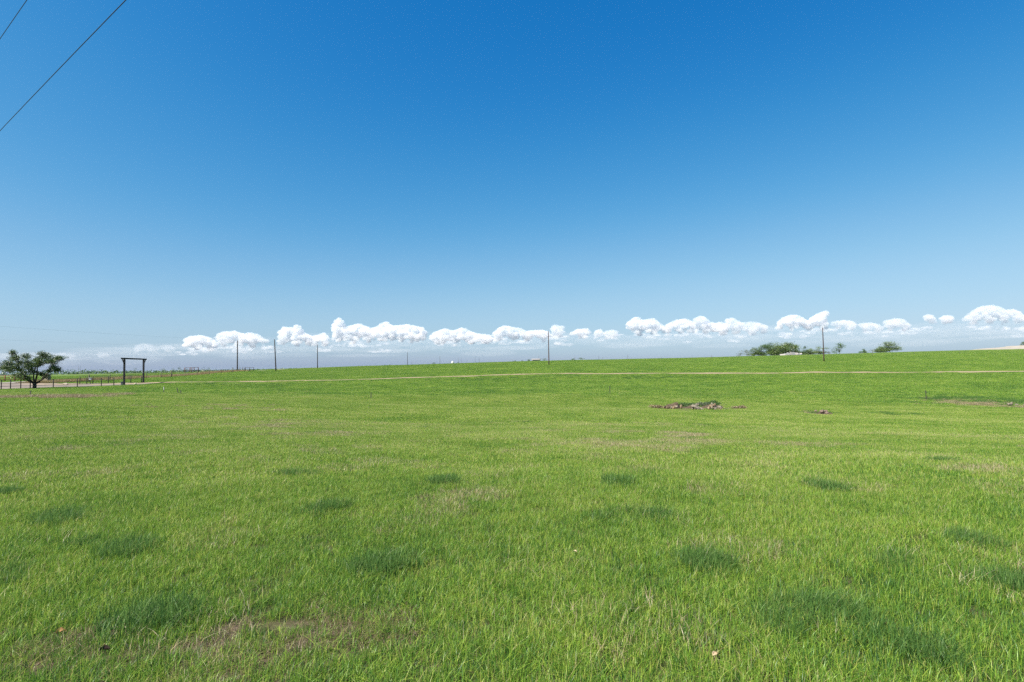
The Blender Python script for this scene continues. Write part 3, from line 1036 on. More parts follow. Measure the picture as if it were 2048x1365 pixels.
V4, Fq, tn = leaf_quads(C, np.full(n, 1.5), fl, fl.uniform(0, .9, n))
o = np_mesh('treeline', V4, Fq, far_mat, {'tone': tn}); COL.objects.link(o)
tag(o, 'low dark green line of far woods along the left skyline', 'woods', None, 'stuff')

# ------------------------------------------------------------------ poles and wires
pole_m = pmat('creosote_pole', (.040, .032, .027), (.025, .021, .019), 3, .85, .2, stretch=(6, 6, .6))
pole_far = pmat('weathered_pole', (.07, .065, .065), (.05, .048, .046), 3, .9, .1)
ins_m = pmat('porcelain', (.35, .34, .33), (.28, .27, .26), 5, .3)
wire_m = pmat('wire_metal', (.035, .037, .042), (.028, .03, .034), 5, .5)


def pole(base, h, label, r=.17, lean=(0, 0), group='wooden utility poles', m=None, fittings=True, name='utility_pole'):
    t = thing(name, base, label, 'pole', group)
    mb = MB()
    n = 6
    mb.tube([Vector((lean[0] * k / n, lean[1] * k / n, -.4 + (h + .4) * k / n)) for k in range(n + 1)], [r - (r * .38) * k / n for k in range(n + 1)], 10)
    mb.build('shaft', m or pole_m, t, True, origin=(0, 0, 0))
    if fittings:
        top = Vector((lean[0], lean[1], h))
        a = MB()
        a.tube([top, top + Vector((0, 0, .14)), top + Vector((0, 0, .3))], [.02, .05, .03], 8)
        a.build('pin_insulator', ins_m, t, True, origin=(0, 0, 0))
        a = MB()
        q = Vector((lean[0] * .78, lean[1] * .78, h * .78))
        a.tube([q, q + Vector((-.26, 0, 0))], [.025, .025], 6)
        a.tube([q + Vector((-.26, 0, -.05)), q + Vector((-.26, 0, .06))], [.045, .045], 8)
        a.build('neutral_bracket', ins_m, t, False, origin=(0, 0, 0))
    return t


def top_px(px, ytop, base):
    v = ray(px, ytop)
    return EYE + v.z / v.y * base.y


PB = {}
for px, D, yt, lab, r in ((474.6, 190, 682, 'tall black pole left of the tilted pole by the gravel road', .21), (635, 250, 690, 'third tall pole from the left, right of the tilted one', .2),
                          (815, 430, 705, 'first of the small poles on the skyline, tallest of them', .2), (880, 650, 713, 'second small pole on the skyline left of the white tank', .2)):
    b = at(px, D)
    h = top_px(px - 1, yt, b) - b.z
    PB[px] = (b, h)
    pole(b, h, lab, r)
b = at(552, 186)
pole(b, top_px(551, 679, b) - b.z, 'tall dark pole leaning left near the pipe gate', .20, (-.55, .1), fittings=False)
b = at(1098, 178)
pole(b, top_px(1097, 663, b) - b.z, 'lone brown pole in the middle of the far slope', .18, m=pmat('brown_pole', (.085, .055, .045), (.05, .034, .03), 3, .9, .2))
b = at(1648, 172)
pole(b, top_px(1647, 656, b) - b.z, 'lone dark brown pole on the right slope before the thicket', .18, m=pmat('dark_brown_pole', (.055, .032, .028), (.032, .021, .019), 3, .9, .2))
for px, D, yb, yt, lab in ((157, 800, 750, 732, 'left one of the two thin poles right of the tree'), (160.5, 780, 750, 732, 'right one of the two thin poles right of the tree'), (124.5, 1200, 750, 733, 'faint distant pole above the stone pillar'),
                           (917, 900, 729, 716, 'faint pole just right of the white tank'), (922.5, 820, 728, 715.5, 'darker pole second right of the white tank'), (950.5, 850, 727, 714, 'thin pole left of the pair right of the tank'), (958.5, 800, 727, 715.5, 'dark pole right of the pair on the middle skyline'),
                           (1078, 700, 722, 712, 'tiny pole rising behind the white farmhouse'), (1198, 620, 721, 712, 'tiny pole on skyline right of the long dark thicket'), (1256, 520, 719, 709, 'small pole on bare skyline right of middle lone pole'), (934, 1000, 728, 719, 'faintest tiny pole between the skyline pole pairs')):
    x = D * tan_az(px)
    v0, v1 = ray(px, yb + 1), ray(px, yt)
    z0, z1 = EYE + v0.z / v0.y * D, EYE + v1.z / v1.y * D
    z0 = min(z0, tz(x, D)) if px < 500 else z0
    pole(Vector((x, D, z0)), z1 - z0, lab, .16, m=pole_far, fittings=False, group='far skyline poles')


def wire(name, P0, P1, sag, r, label, n=40):
    P0, P1 = Vector(P0), Vector(P1)
    pts = [P0.lerp(P1, k / n) - Vector((0, 0, sag * 4 * (k / n) * (1 - k / n))) for k in range(n + 1)]
    o = MB().tube(pts, r, 6).build(name, wire_m, None, True, origin=P0)
    return tag(o, label, 'wire', 'overhead power lines')


E0 = Vector((-90.0, 76.0, tz(-90, 76)))
E1 = Vector((44.0, -30.7, tz(44, -30.7)))
pole(E0, 10.4, 'utility pole standing just left of the view', .19)
pole(E1, 10.4, 'utility pole standing behind the viewer', .19)
dn = Vector((E1.x - E0.x, E1.y - E0.y))
L_ = dn.length
dn /= L_


def plane_hit(px, py):          # where a pixel's ray meets the vertical plane of the overhead line
    v = ray(px, py)
    nrm = Vector((-dn.y, dn.x))
    t = (E0.xy.dot(nrm)) / (v.x * nrm.x + v.y * nrm.y)
    p = Vector((0, 0, EYE)) + v * t
    return (p.xy - E0.xy).dot(dn), p.z


def near_wire(pA, pB, z_at0, label):
    (sA, zA), (sB, zB) = plane_hit(*pA), plane_hit(*pB)
    co = np.polyfit([0, sA, sB], [z_at0, zA, zB], 2)
    pts = [Vector((E0.x + dn.x * s_, E0.y + dn.y * s_, float(np.polyval(co, s_)))) for s_ in np.linspace(0, L_, 90)]
    o = MB().tube(pts, .0085, 6).build('power_line', wire_m, None, True, origin=pts[0])
    return tag(o, label, 'wire', 'overhead power lines'), co, (sA, zA, sB, zB)


w1 = near_wire((0, 262), (252, 0), E0.z + 8.1, 'long black overhead wire crossing the upper left corner')
w2 = near_wire((0, 78), (54, 0), E0.z + 10.6, 'short black overhead wire cutting the extreme upper left corner')
print('WIRES', w1[1], w1[2], w2[1], w2[2])
pa, ha = PB[474.6]
pb_, hb = PB[635]
pc, hc = PB[815]
pd, hd = PB[880]
for (q0, h0), (q1, h1), tx_ in (((E0, 10.6), (pa, ha + .25), 'from the left edge to the first tall black pole'), ((pa, ha + .25), (pb_, hb + .25), 'between the first and third tall poles'), ((pb_, hb + .25), (pc, hc + .25), 'between third tall pole and first small skyline pole'), ((pc, hc + .25), (pd, hd + .25), 'between the two small skyline poles left of the tank')):
    wire('power_line', q0 + Vector((0, 0, h0)), q1 + Vector((0, 0, h1)), .5, .007, 'upper thin wire ' + tx_)
    wire('power_line', q0 + Vector((-.26, 0, h0 * .77)), q1 + Vector((-.26, 0, h1 * .77)), .4, .006, 'lower thin wire ' + tx_)

# ------------------------------------------------------------------ ranch gate frame
black_steel = pmat('black_painted_steel', (.007, .008, .011), (.011, .012, .016), 4, .7)
g0, g1 = at(248.5, 100), at(287, 107.5)
gt = thing('ranch_gateway', (g0 + g1) / 2, 'tall black ranch entrance frame with two posts, crossbeam and corner braces', 'gate')
gdir = Vector((g1.x - g0.x, g1.y - g0.y, 0)).normalized()
ztop = top_px(247.5, 716.5, g0)
grot = math.atan2(gdir.y, gdir.x)
for g in (g0, g1):
    MB().box((g.x, g.y, (g.z - .5 + ztop - .2) / 2), (.26, .26, ztop - .2 - g.z + .5), grot, .015).build('post', black_steel, gt)
    MB().box((g.x, g.y, g.z + .03), (.5, .5, .14), grot, .02).build('base_plate', black_steel, gt)
mid = (g0 + g1) / 2
ext = 1.0
bm_ = MB().box((mid.x, mid.y, ztop - .085), ((g1 - g0).xy.length + 2 * ext, .3, .24), grot, .02)
bm_.build('crossbeam', black_steel, gt)
for g, s in ((g0, -1), (g1, 1)):
    a0 = Vector((g.x, g.y, ztop - 1.0)) + gdir * s * .1
    a1 = Vector((g.x, g.y, ztop - .2)) + gdir * s * .85
    MB().tube([a0, a1], [.085, .085], 4).build('brace', black_steel, gt)
# a box with the gate motor beside the near post
ob = at(245.5, 100.3)
t = thing('gate_motor_box', ob, 'small dark grey box at the foot of the near gate post', 'box')
MB().box((ob.x, ob.y, ob.z + .28), (.45, .4, .62), .3, .03).build('housing', pmat('dark_grey_box', (.10, .11, .12), (.07, .075, .08), 5, .6), t)
MB().box((ob.x, ob.y, ob.z + .61), (.52, .47, .05), .3, .03).build('lid', pmat('dark_grey_box', (.1, .1, .1)), t)


# ------------------------------------------------------------------ fences
def pipe_fence(label, bases, h, pr, rails, rr_, m, name='pipe_fence', cat='fence', caps=True):
    t = thing(name, bases[0], label, cat)
    for b in bases:
        MB().tube([b - Vector((0, 0, .3)), b + Vector((0, 0, h))], [pr, pr], 8).build('post', m, t, True)
    for fr in rails:
        MB().tube([b + Vector((0, 0, h * fr)) for b in bases], rr_ if fr > .3 else rr_ * .8, 6).build('rail', m, t, True)
    return t


def on_line(px, A, B):
    k = tan_az(px)
    t = (k * A[1] - A[0]) / ((B[0] - A[0]) - k * (B[1] - A[1]))
    x, y = A[0] + (B[0] - A[0]) * t, A[1] + (B[1] - A[1]) * t
    return Vector((x, y, tz(x, y)))


black_pipe = pmat('black_pipe', (.012, .012, .014), (.025, .022, .021), 6, .7)
rust_pipe = pmat('rusty_pipe', (.17, .055, .030), (.10, .035, .022), 5, .8)
fa, fb = (-77.6, 82.5), (-70.6, 98.4)
pipe_fence('black pipe fence with posts and thin rails in front of the oak', [on_line(p, fa, fb) for p in (-42, -18, 3, 21.5, 42, 61, 107, 155, 203, 228)], 1.42, .065, (.98, .62, .3), .028, black_pipe)
pipe_fence('black two-rail pipe fence along far side of driveway into the gate frame', [at(p, D) for p, D in ((160, 105), (174, 105.5), (186, 106), (217, 106.8), (262, 107.2), (283, 107.4))], 1.38, .065, (.97, .55), .035, black_pipe)
pipe_fence('rusty red pipe fence with three rails left of the oak', [at(p, 119) for p in (-30, -10, 10, 30, 49.5)], 1.28, .10, (.93, .62, .30), .05, rust_pipe)
galv = pmat('galvanised_wire', (.22, .22, .21), (.16, .16, .15), 5, .6)
wood_post = pmat('grey_wood_post', (.10, .085, .07), (.06, .05, .042), 6, .95, .3)


def wire_fence(label, bases, h, pr, m, strands=(.3, .55, .8, .96), wr=.006):
    t = thing('wire_fence', bases[0], label, 'fence')
    for i, b in enumerate(bases):
        q = pr * (1.9 if i % 5 == 0 else 1)
        hh_ = h * (1.1 if i % 5 == 0 else 1) * random.uniform(.95, 1.05)
        MB().tube([b - Vector((0, 0, .3)), b + Vector((random.uniform(-.04, .04), 0, hh_))], [q, q * .9], 6).build('post', m, t, True)
    for s in strands:
        MB().tube([b + Vector((0, 0, h * s)) for b in bases], wr, 4).build('wire_strand', galv, t)
    return t


wire_fence('wire fence with dark posts along brown verge right of gravel road', [Vector((x, y, tz(x, y))) for x, y in [(-83.2 - .02 * (yy - 110), yy) for yy in (112, 118, 124, 130, 136, 140, 146, 152, 158, 165, 172, 180)]], 1.3, .06, wood_post)
rb = [at(p, D) for p, D in ((824, 300), (900, 290), (960, 280), (1025, 268), (1090, 262), (1150, 256), (1205, 250), (1263, 246), (1323, 240), (1384, 236), (1424, 233), (1503, 226), (1580, 222), (1662, 218), (1700, 216), (1746, 214), (1830, 210), (1920, 205), (2048, 200), (2150, 198))]
wire_fence('sparse wire fence with thin posts along the top of the ridge', rb, 1.35, .035, wood_post, wr=.004)
# brown pen and pipe gate far along the road
pen = [at(p, D) for p, D in ((369.5, 232), (380, 234), (383.5, 230), (388, 232), (396.5, 236))]
pipe_fence('brown pipe cattle pen beyond the wire fence', pen, 2.0, .16, (.97, .45), .08, pmat('brown_pipe', (.13, .065, .05), (.08, .045, .035), 5, .8), 'cattle_pen', 'pen')
gp = [at(490.5, 189), at(507.5, 187)]
pipe_fence('closed black pipe field gate between the two tall left poles', [gp[0], gp[0].lerp(gp[1], .5), gp[1]], 1.25, .09, (.97, .5, .15), .05, black_pipe, 'pipe_gate', 'gate')
pipe_fence('two short dark posts left of the pipe field gate', [at(479.5, 190), at(485.5, 189)], 1.45, .075, (.6,), .012, wood_post, 'short_fence', 'fence')

# ------------------------------------------------------------------ single posts out in the pasture
tpost = pmat('green_steel_post', (.035, .048, .032), (.055, .05, .038), 8, .7)
white_p = pmat('white_paint', (.55, .55, .54), (.45, .45, .43), 6, .6)


def steel_post(px, yb, yt, label, lean=0.0, white=False, D=None):
    b = hit(px, yb) if D is None else at(px, D)
    d = b.y
    h = (yb - yt) * d / F
    t = thing('steel_post', b, label, 'post', 'single posts in the pasture')
    tip = Vector((lean * h, 0, h))
    m = MB()
    w = .05
    for a, bb in (((-w, -.008), (w, .008)), ((-.008, 0), (.008, w))):
        vs_ = []
        for z_, o_ in ((-.3, Vector((0, 0, 0))), (h, Vector((tip.x, 0, 0)))):
            for x_, y_ in ((a[0], a[1]), (bb[0], a[1]), (bb[0], bb[1]), (a[0], bb[1])):
                vs_.append((x_ + o_.x, y_, z_))
        m.add(vs_, [(3, 2, 1, 0), (4, 5, 6, 7), (0, 1, 5, 4), (1, 2, 6, 5), (2, 3, 7, 6), (3, 0, 4, 7)])
    m.build('stake', tpost, t, origin=(0, 0, 0))
    if white:
        MB().box((tip.x, 0, h * .78), (.07, .05, h * .46), 0, .01).build('white_cap', white_p, t, origin=(0, 0, 0))
    else:
        MB().box((tip.x * .9, .03, h * .93), (.07, .05, .06), 0, .01).build('clip', galv, t, origin=(0, 0, 0))
    return t


steel_post(61, 793, 782, 'short dark post in the dry weeds below the oak')
steel_post(327.5, 787, 774.5, 'white-topped marker stake at the near field edge', white=True)
steel_post(357, 787.5, 776, 'leaning green steel post right of the white-topped stake', lean=-.28)
steel_post(361.5, 788, 781, 'short stub post right of the leaning post')
steel_post(742, 798, 786, 'thin brown post in the swale left of centre')
steel_post(1220, 788, 772, 'thin post on the slope left above the rubble pile')
steel_post(1852.5, 800, 781, 'thin post beside the dark weed patch at right')

# ------------------------------------------------------------------ stone pillar, white box
lime = pmat('limestone', (.42, .36, .27), (.30, .25, .185), 5, .9, .4)
sp = at(93.5, 111)
t = thing('stone_pillar', sp, 'cream limestone entrance pillar just right of the oak trunk', 'pillar')
zz = sp.z - .1
hpx = 14.5 * 111 / F
courses = 5
for k in range(courses):
    hh_ = (hpx + .1) / courses
    for s in (0, 1):
        ofs = (.24 if s else -.24)
        w_ = .46 + (.06 if (k + s) % 2 else -.04)
        c_ = Vector((sp.x, sp.y, zz + hh_ * (k + .5))) + Vector((math.cos(.05), math.sin(.05), 0)) * ofs * (1.0)
        MB().box(c_, (w_, .82 + random.uniform(-.03, .03), hh_ - .015), .05, .03).build('stone', lime, t)
MB().box((sp.x, sp.y, zz + hpx + .17), (1.1, .95, .14), .05, .03).build('cap_stone', lime, t)
wb = at(181, 105.8)
t = thing('white_box', wb, 'small white box on a post at the driveway pipe fence', 'box')
MB().tube([wb - Vector((0, 0, .2)), wb + Vector((0, 0, .75))], [.045, .045], 6).build('post', black_pipe, t)
MB().box(wb + Vector((0, 0, .93)), (.38, .3, .36), .4, .05).build('housing', white_p, t)
MB().box(wb + Vector((0, 0, 1.13)), (.44, .36, .05), .4, .05).build('lid', white_p, t)
for px, D, lab in ((131, 103, 'pale limestone block beside the driveway left of the white box'), (271, 101.5, 'small white stone at the foot of the gate frame')):
    b = at(px, D)
    o = MB().rock((0, 0, .12), (.9 if px < 200 else .45, .5, .4), px, .4).build('limestone_block', lime, None, origin=(0, 0, 0))
    o.location = b
    tag(o, lab, 'stone')

# ------------------------------------------------------------------ rubble and eroded banks in the swale
slab = pmat('broken_concrete', (.21, .185, .14), (.11, .092, .066), 4, .95, .4)
tan_rock = pmat('tan_rock', (.22, .155, .095), (.12, .088, .058), 4, .95, .4)
earth = pmat('dark_earth', (.085, .062, .040), (.038, .028, .018), 5, 1.0, .8)


def mound(name, px, py, wpx, hpx_, label, cat, mat, seed, ry=.8, asym=0.0):
    c_ = hit(px, py)
    k = c_.y / F
    W, H = wpx * k, hpx_ * k
    nx, ny = 26, 14
    xs, ys = np.meshgrid(np.linspace(-1, 1, nx), np.linspace(-1, 1, ny), indexing='ij')
    prof = np.clip(1 - xs ** 2 - ys ** 2 * .9, 0, 1) ** .7 * (1 + asym * xs)
    X, Y = c_.x + xs * W / 2, c_.y + ys * ry
    Z = terrain(X, Y) - .06 + prof * H * (.1 + 1.7 * fbm(X * 3.2, Y * 3.2, seed, 4))
    ii, jj = np.meshgrid(np.arange(nx - 1), np.arange(ny - 1), indexing='ij')
    f = np.stack([ii * ny + jj, (ii + 1) * ny + jj, (ii + 1) * ny + jj + 1, ii * ny + jj + 1], -1).reshape(-1, 4)
    V_ = np.stack([X - c_.x, Y - c_.y, Z - c_.z], -1).reshape(-1, 3)
    o = np_mesh(name, V_, f, mat, loc=c_, smooth_=True)
    COL.objects.link(o)
    return tag(o, label, cat), c_, k


mound('earth_bank', 1341, 817.5, 42, 10, 'dark brown eroded earth bank at left end of the rubble', 'bank', earth, 11, asym=.7)
mound('earth_mound', 1425, 817.5, 46, 9, 'weedy dark mound behind the pale broken rock heap', 'bank', earth, 19)
mound('earth_mound', 1384, 818, 50, 6, 'low weedy brown mound between the two rubble piles', 'bank', earth, 14)
mound('earth_mound', 1648, 828, 40, 4, 'small low brown mound right of the rubble', 'bank', earth, 17)


def rubble(px, py, spots, label, mats):
    c_ = hit(px, py)
    k = c_.y / F
    t = thing('rubble_pile', c_, label, 'rubble', 'rubble heaps in the swale')
    for i, (dx, dz, w_, h_, rot, tilt) in enumerate(spots):
        dz, w_, h_ = dz * 1.6, w_ * 1.25, h_ * 1.5
        x_, y_ = c_.x + dx * k, c_.y + random.uniform(-.5, .5)
        MB().rock((x_, y_, tz(x_, y_) + dz * k + h_ * k * .3), (w_ * k, w_ * k * .7, h_ * k), 300 + px + i, rot, tilt).build('rock', mats[i % len(mats)], t)
    return t


R = random.Random(4)
for i, (px, py, h_, w_, lab) in enumerate(((1312, 818, .35, 1.6, 'low brown brush left of the dark eroded bank'), (1372, 816, .55, 1.5, 'grey-green weeds between the bank and the slabs'), (1380, 814, .42, 1.4, 'dark weeds just above the tilted slabs'), (1408, 813, .42, 1.6, 'dark green weed clump between slabs and rock heap'), (1420, 811, .5, 1.7, 'tallest weed clump on top of the rubble'), (1432, 813, .4, 1.0, 'small weeds on the pale rock heap'), (1475, 818, .25, 2.0, 'flat brown weeds right of the rubble'))):
    b_ = hit(px, py)
    r_ = random.Random(i)
    bl_ = [((r_.uniform(-.4, .4) * w_, r_.uniform(-.3, .3), h_ * r_.uniform(.35, .8)), (w_ * .22, .3, h_ * .28)) for _ in range(8)]
    make_tree('weed_clump', b_, bl_, lab, 'weeds', 'weed clumps around the rubble', (grey_mat, far_mat)[i % 3 > 0] if 'brown' not in lab else s_mat, bark, .02, .1, 120, .05, .09, 500 + i, sub=10, stems=2)
rubble(1343, 818.5, [(R.uniform(-16, 10), R.uniform(0, 3), R.uniform(3, 8), R.uniform(2, 4), R.uniform(0, 3), R.uniform(-.4, .4)) for _ in range(9)] + [(20, 1, 5, 6, .3, 0)], 'tan rocks spilled below the dark eroded bank', [tan_rock, slab, earth])
rubble(1392, 820, [(-6, 4, 12, 2.4, .3, .5), (0, 2, 13, 2.6, .5, .45), (6, 1, 10, 2.2, .2, .6), (-8, 1, 6, 3, 1, .2), (2, 6, 8, 2, .4, .3), (9, 0, 5, 3, 0, .1), (-2, 0, 7, 3, 2, .2)], 'grey tilted concrete slabs in the middle of the swale', [slab])
rubble(1428, 820, [(R.uniform(-12, 11), R.uniform(0, 6), R.uniform(3, 8), R.uniform(2, 4.5), R.uniform(0, 3), R.uniform(-.5, .5)) for _ in range(16)], 'pale broken rock heap at right end of the rubble', [slab, tan_rock, slab])
rubble(1641, 828, [(R.uniform(-9, 9), R.uniform(0, 3.5), R.uniform(3, 7), R.uniform(2, 4), R.uniform(0, 3), R.uniform(-.3, .3)) for _ in range(10)], 'small pinkish rock heap alone right of the main rubble', [pmat('pink_rock', (.17, .125, .098), (.095, .07, .055), 4, .95, .4)])
rubble(2035, 812, [(R.uniform(-20, 14), R.uniform(0, 2), R.uniform(4, 9), R.uniform(2, 4), R.uniform(0, 3), R.uniform(-.3, .3)) for _ in range(4)], 'scattered grey stones in brown weeds at right edge', [slab])

# ------------------------------------------------------------------ scrap heap, farmhouse, tank, caliche bank on the skyline
sheet = pmat('pale_sheet_metal', (.22, .22, .22), (.12, .115, .11), 1.5, .6)
grey_board = pmat('grey_board', (.30, .28, .26), (.2, .18, .17), 2, .9)
jb = at(1585, 288)
t = thing('scrap_heap', jb, 'collapsed heap of white sheet metal and grey boards before the thicket', 'scrap')
k = 288 / F
for i in range(13):
    px = 1566 + i * 2.9 + R.uniform(-1, 1)
    b = at(px, 288 + R.uniform(-1, 1.5))
    hgt = (1 - ((px - 1586) / 23) ** 2) * 3.6 * k
    me_ = MB()
    a_ = R.uniform(-.5, .5)
    L2 = R.uniform(5, 10) * k
    c_ = b + Vector((0, 0, max(hgt, .3) * R.uniform(.55, 1)))
    du = Vector((math.cos(a_), R.uniform(-.3, .3), math.sin(a_) * .6)) * L2 / 2
    dv = Vector((0, .5, R.uniform(.3, .9))) * R.uniform(.6, 1.1)
    nn = du.cross(dv).normalized() * .03
    vs_ = [c_ + s1_ * du + s2_ * dv + s3_ * nn for s3_ in (-1, 1) for s1_, s2_ in ((-1, -1), (1, -1), (1, 1), (-1, 1))]
    me_.add(vs_, [(3, 2, 1, 0), (4, 5, 6, 7), (0, 1, 5, 4), (1, 2, 6, 5), (2, 3, 7, 6), (3, 0, 4, 7)])
    me_.build('metal_sheet' if i % 3 else 'board', sheet if i % 3 else grey_board, t)

hb_D = 640.0
v = ray(1073, 722.5)
hz = EYE + v.z / v.y * hb_D
hx_ = hb_D * tan_az(1072)
t = thing('farmhouse', (hx_, hb_D, hz - 1.5), 'small white farmhouse with pale roof behind the ridge', 'house')
wl = pmat('white_siding', (.27, .27, .265), (.23, .23, .225), 2, .8)
MB().box((hx_, hb_D, hz - .3), (8.5, 7, 3.4), .1).build('wall', wl, t)
mb = MB()
L3, Wd = 4.7, 4.0
rv = [(-L3, -Wd, 1.3), (L3, -Wd, 1.3), (L3, Wd, 1.3), (-L3, Wd, 1.3), (-L3, 0, 2.6), (L3, 0, 2.6)]
mb.add([(hx_ + x_ * math.cos(.1) - y_ * math.sin(.1), hb_D + x_ * math.sin(.1) + y_ * math.cos(.1), hz + z_ + .12) for x_, y_, z_ in rv], [(3, 2, 1, 0), (0, 1, 5, 4), (2, 3, 4, 5), (0, 4, 3), (1, 2, 5)])
mb.build('roof', pmat('pale_roof', (.25, .235, .23), (.2, .19, .185), 2, .7), t)
for dx in (-2.6, 0, 2.6):
    MB().box((hx_ + dx, hb_D - 3.56 + dx * .1, hz + .1), (1.0, .08, 1.1), .1).build('window', pmat('dark_glass', (.03, .035, .04), (.05, .055, .06), 2, .2), t)
v = ray(905.5, 724)
td = 900.0
tx_, tzz = td * tan_az(905.5), EYE + v.z / v.y * td
t = thing('water_tank', (tx_, td, tzz - 3), 'tiny white domed tank among dark bushes on the skyline', 'tank')
mb = MB()
mb.tube([(tx_, td, tzz - 3), (tx_, td, tzz - .2)], [2.0, 2.0], 14).build('drum', white_p, t, True)
MB().tube([(tx_, td, tzz - .25), (tx_, td, tzz + .5), (tx_, td, tzz + 1.0), (tx_, td, tzz + 1.15)], [2.15, 1.7, .8, .1], 14).build('dome', white_p, t, True)

bk = at(2040, 272)
k = 272 / F
nx, ny = 60, 12
xs, ys = np.meshgrid(np.linspace(-62 * k, 170 * k, nx), np.linspace(-5, 16, ny), indexing='ij')
X, Y = bk.x + xs, bk.y + ys
hgt = np.interp(xs / k, [-62, -50, -20, 0, 8, 40, 100, 170], [0, 2.2, 3.4, 4.8, 6.5, 7, 6, 0]) * k
prof = np.interp(ys, [-5, -2.5, 0, 8, 16], [0, .55, 1, 1, 0])
Z = terrain(X, Y) - .1 + (hgt + .1) * prof * (.85 + .3 * fbm(X / 2, Y / 2, 12, 3))
ii, jj = np.meshgrid(np.arange(nx - 1), np.arange(ny - 1), indexing='ij')
f = np.stack([ii * ny + jj, (ii + 1) * ny + jj, (ii + 1) * ny + jj + 1, ii * ny + jj + 1], -1).reshape(-1, 4)
o = np_mesh('caliche_bank', np.stack([X, Y, Z], -1).reshape(-1, 3), f, pmat('white_caliche', (.29, .265, .225), (.21, .185, .15), .6, .95, .3), smooth_=True)
COL.objects.link(o)
tag(o, 'pale caliche embankment on the ridge at the right edge', None, None, 'structure')
t = ridge_tree(2049, 276, 2.4, 2.6, 'dark shrub on the pale embankment at the right edge', 333, 'oak', 5, 60, 'shrub')
t.location.z += 1.0

# ------------------------------------------------------------------ dead leaves in the foreground grass
leaf_b = pmat('dead_leaf', (.34, .19, .08), (.20, .10, .045), 40, .9)
leaf_p = pmat('pale_dead_leaf', (.50, .39, .28), (.36, .26, .17), 40, .9)
leaf_d = pmat('dark_dead_leaf', (.045, .028, .02), (.03, .02, .015), 40, .9)


def dead_leaf(px, py, L, m, label, seed):
    b = hit(px, py, .8, 50)
    r = random.Random(seed)
    nu, nv = 7, 5
    vs_, fs_ = [], []
    for i in range(nu):
        tt = i / (nu - 1)
        wd = math.sin(math.pi * min(1, tt * .95 + .03)) * L * .36
        for j in range(nv):
            q = j / (nv - 1) * 2 - 1
            vs_.append(((tt - .5) * L, q * wd * (1 - .12 * (i % 2)), L * .35 * q * q + .22 * L * math.sin(tt * 3) + r.uniform(-.02, .02) * L))
    for i in range(nu - 1):
        for j in range(nv - 1):
            fs_.append((i * nv + j, (i + 1) * nv + j, (i + 1) * nv + j + 1, i * nv + j + 1))
    mb_ = MB().add(vs_, fs_)
    o = mb_.build('dead_leaf', m, None, True, origin=(0, 0, 0))
    o.location = b + Vector((0, 0, .025))
    o.rotation_euler = (r.uniform(-.5, .3), r.uniform(-.4, .4), r.uniform(0, 6))
    return tag(o, label, 'leaf', 'dead leaves in the foreground grass')


dead_leaf(123, 1275, .055, leaf_b, 'curled orange-brown dead leaf in grass at lower left', 1)
dead_leaf(226, 1279, .05, leaf_p, 'pale dead leaf right of the orange-brown one at lower left', 2)
dead_leaf(208, 1312, .05, leaf_d, 'dark dead leaf below the pale one at lower left', 3)
dead_leaf(1430, 1322, .04, leaf_p, 'pale dead leaf in grass at bottom right of centre', 4)
dead_leaf(1150, 1113, .045, leaf_p, 'small pale leaf in grass near bottom centre', 5)

# ------------------------------------------------------------------ clouds low over the skyline
def cloud_mat(name, density):
    m = bpy.data.materials.new(name)
    m.use_nodes = True
    nt = m.node_tree
    nt.nodes.remove(nt.nodes['Principled BSDF'])
    v = nt.nodes.new('ShaderNodeVolumePrincipled')
    v.inputs['Color'].default_value = (.915, .918, .928, 1)
    v.inputs['Density'].default_value = density
    v.inputs['Anisotropy'].default_value = 0
    nt.links.new(v.outputs[0], nt.nodes['Material Output'].inputs['Volume'])
    return m


CLOUD = [(.5, cloud_mat('cloud_dense', .0052)), (.38, cloud_mat('cloud_medium', .0034)), (.25, cloud_mat('cloud_thin', .0028)), (0, cloud_mat('cloud_faint', .0008))]
VEIL = cloud_mat('cloud_veil', .00004)


def ico(sub):
    import bmesh
    b = bmesh.new()
    bmesh.ops.create_icosphere(b, subdivisions=sub, radius=1)
    v = np.array([p.co[:] for p in b.verts]); f = np.array([[q.index for q in t_.verts] for t_ in b.faces])
    b.free()
    return v, f


ICO = ico(2)
rc = np.random.default_rng(21)
RM = np.array(CAMROT.to_3x3())


def puffs_to_mesh(name, puffs, D, mat, voxel):
    """puffs: (px, py, rx px, rz px, depth offset px, density)"""
    Vs, Fs, Ds = [], [], []
    o_ = 0
    for px, py, rx, rz, dz, dn_ in puffs:
        v, f = ICO
        ph = rc.uniform(0, 100, 3)
        lump = sum(np.sin(v @ rc.normal(0, fr, (3,)) + rc.uniform(0, 6)) * am_ for fr, am_ in ((2.5, .10), (4.5, .07), (8, .04), (8, .04), (14, .02), (14, .02)))
        vv = v * (1 + lump)[:, None]
        k_ = D / F
        d3 = np.array(ray(px, py)); d3 = d3 / d3[1] * (D + dz * k_)
        pos = d3 + vv * np.array([rx, rx, rz]) * k_
        Vs.append(pos); Fs.append(f + o_)
        o_ += len(v)
    V_ = np.vstack(Vs) + np.array([0, 0, EYE])
    c0 = V_.mean(0)
    o = np_mesh(name, V_ - c0, np.vstack(Fs), mat, loc=c0)
    COL.objects.link(o)
    if voxel:
        rm = o.modifiers.new('merge', 'REMESH')
        rm.mode, rm.voxel_size = 'VOXEL', voxel * D / F
    return o


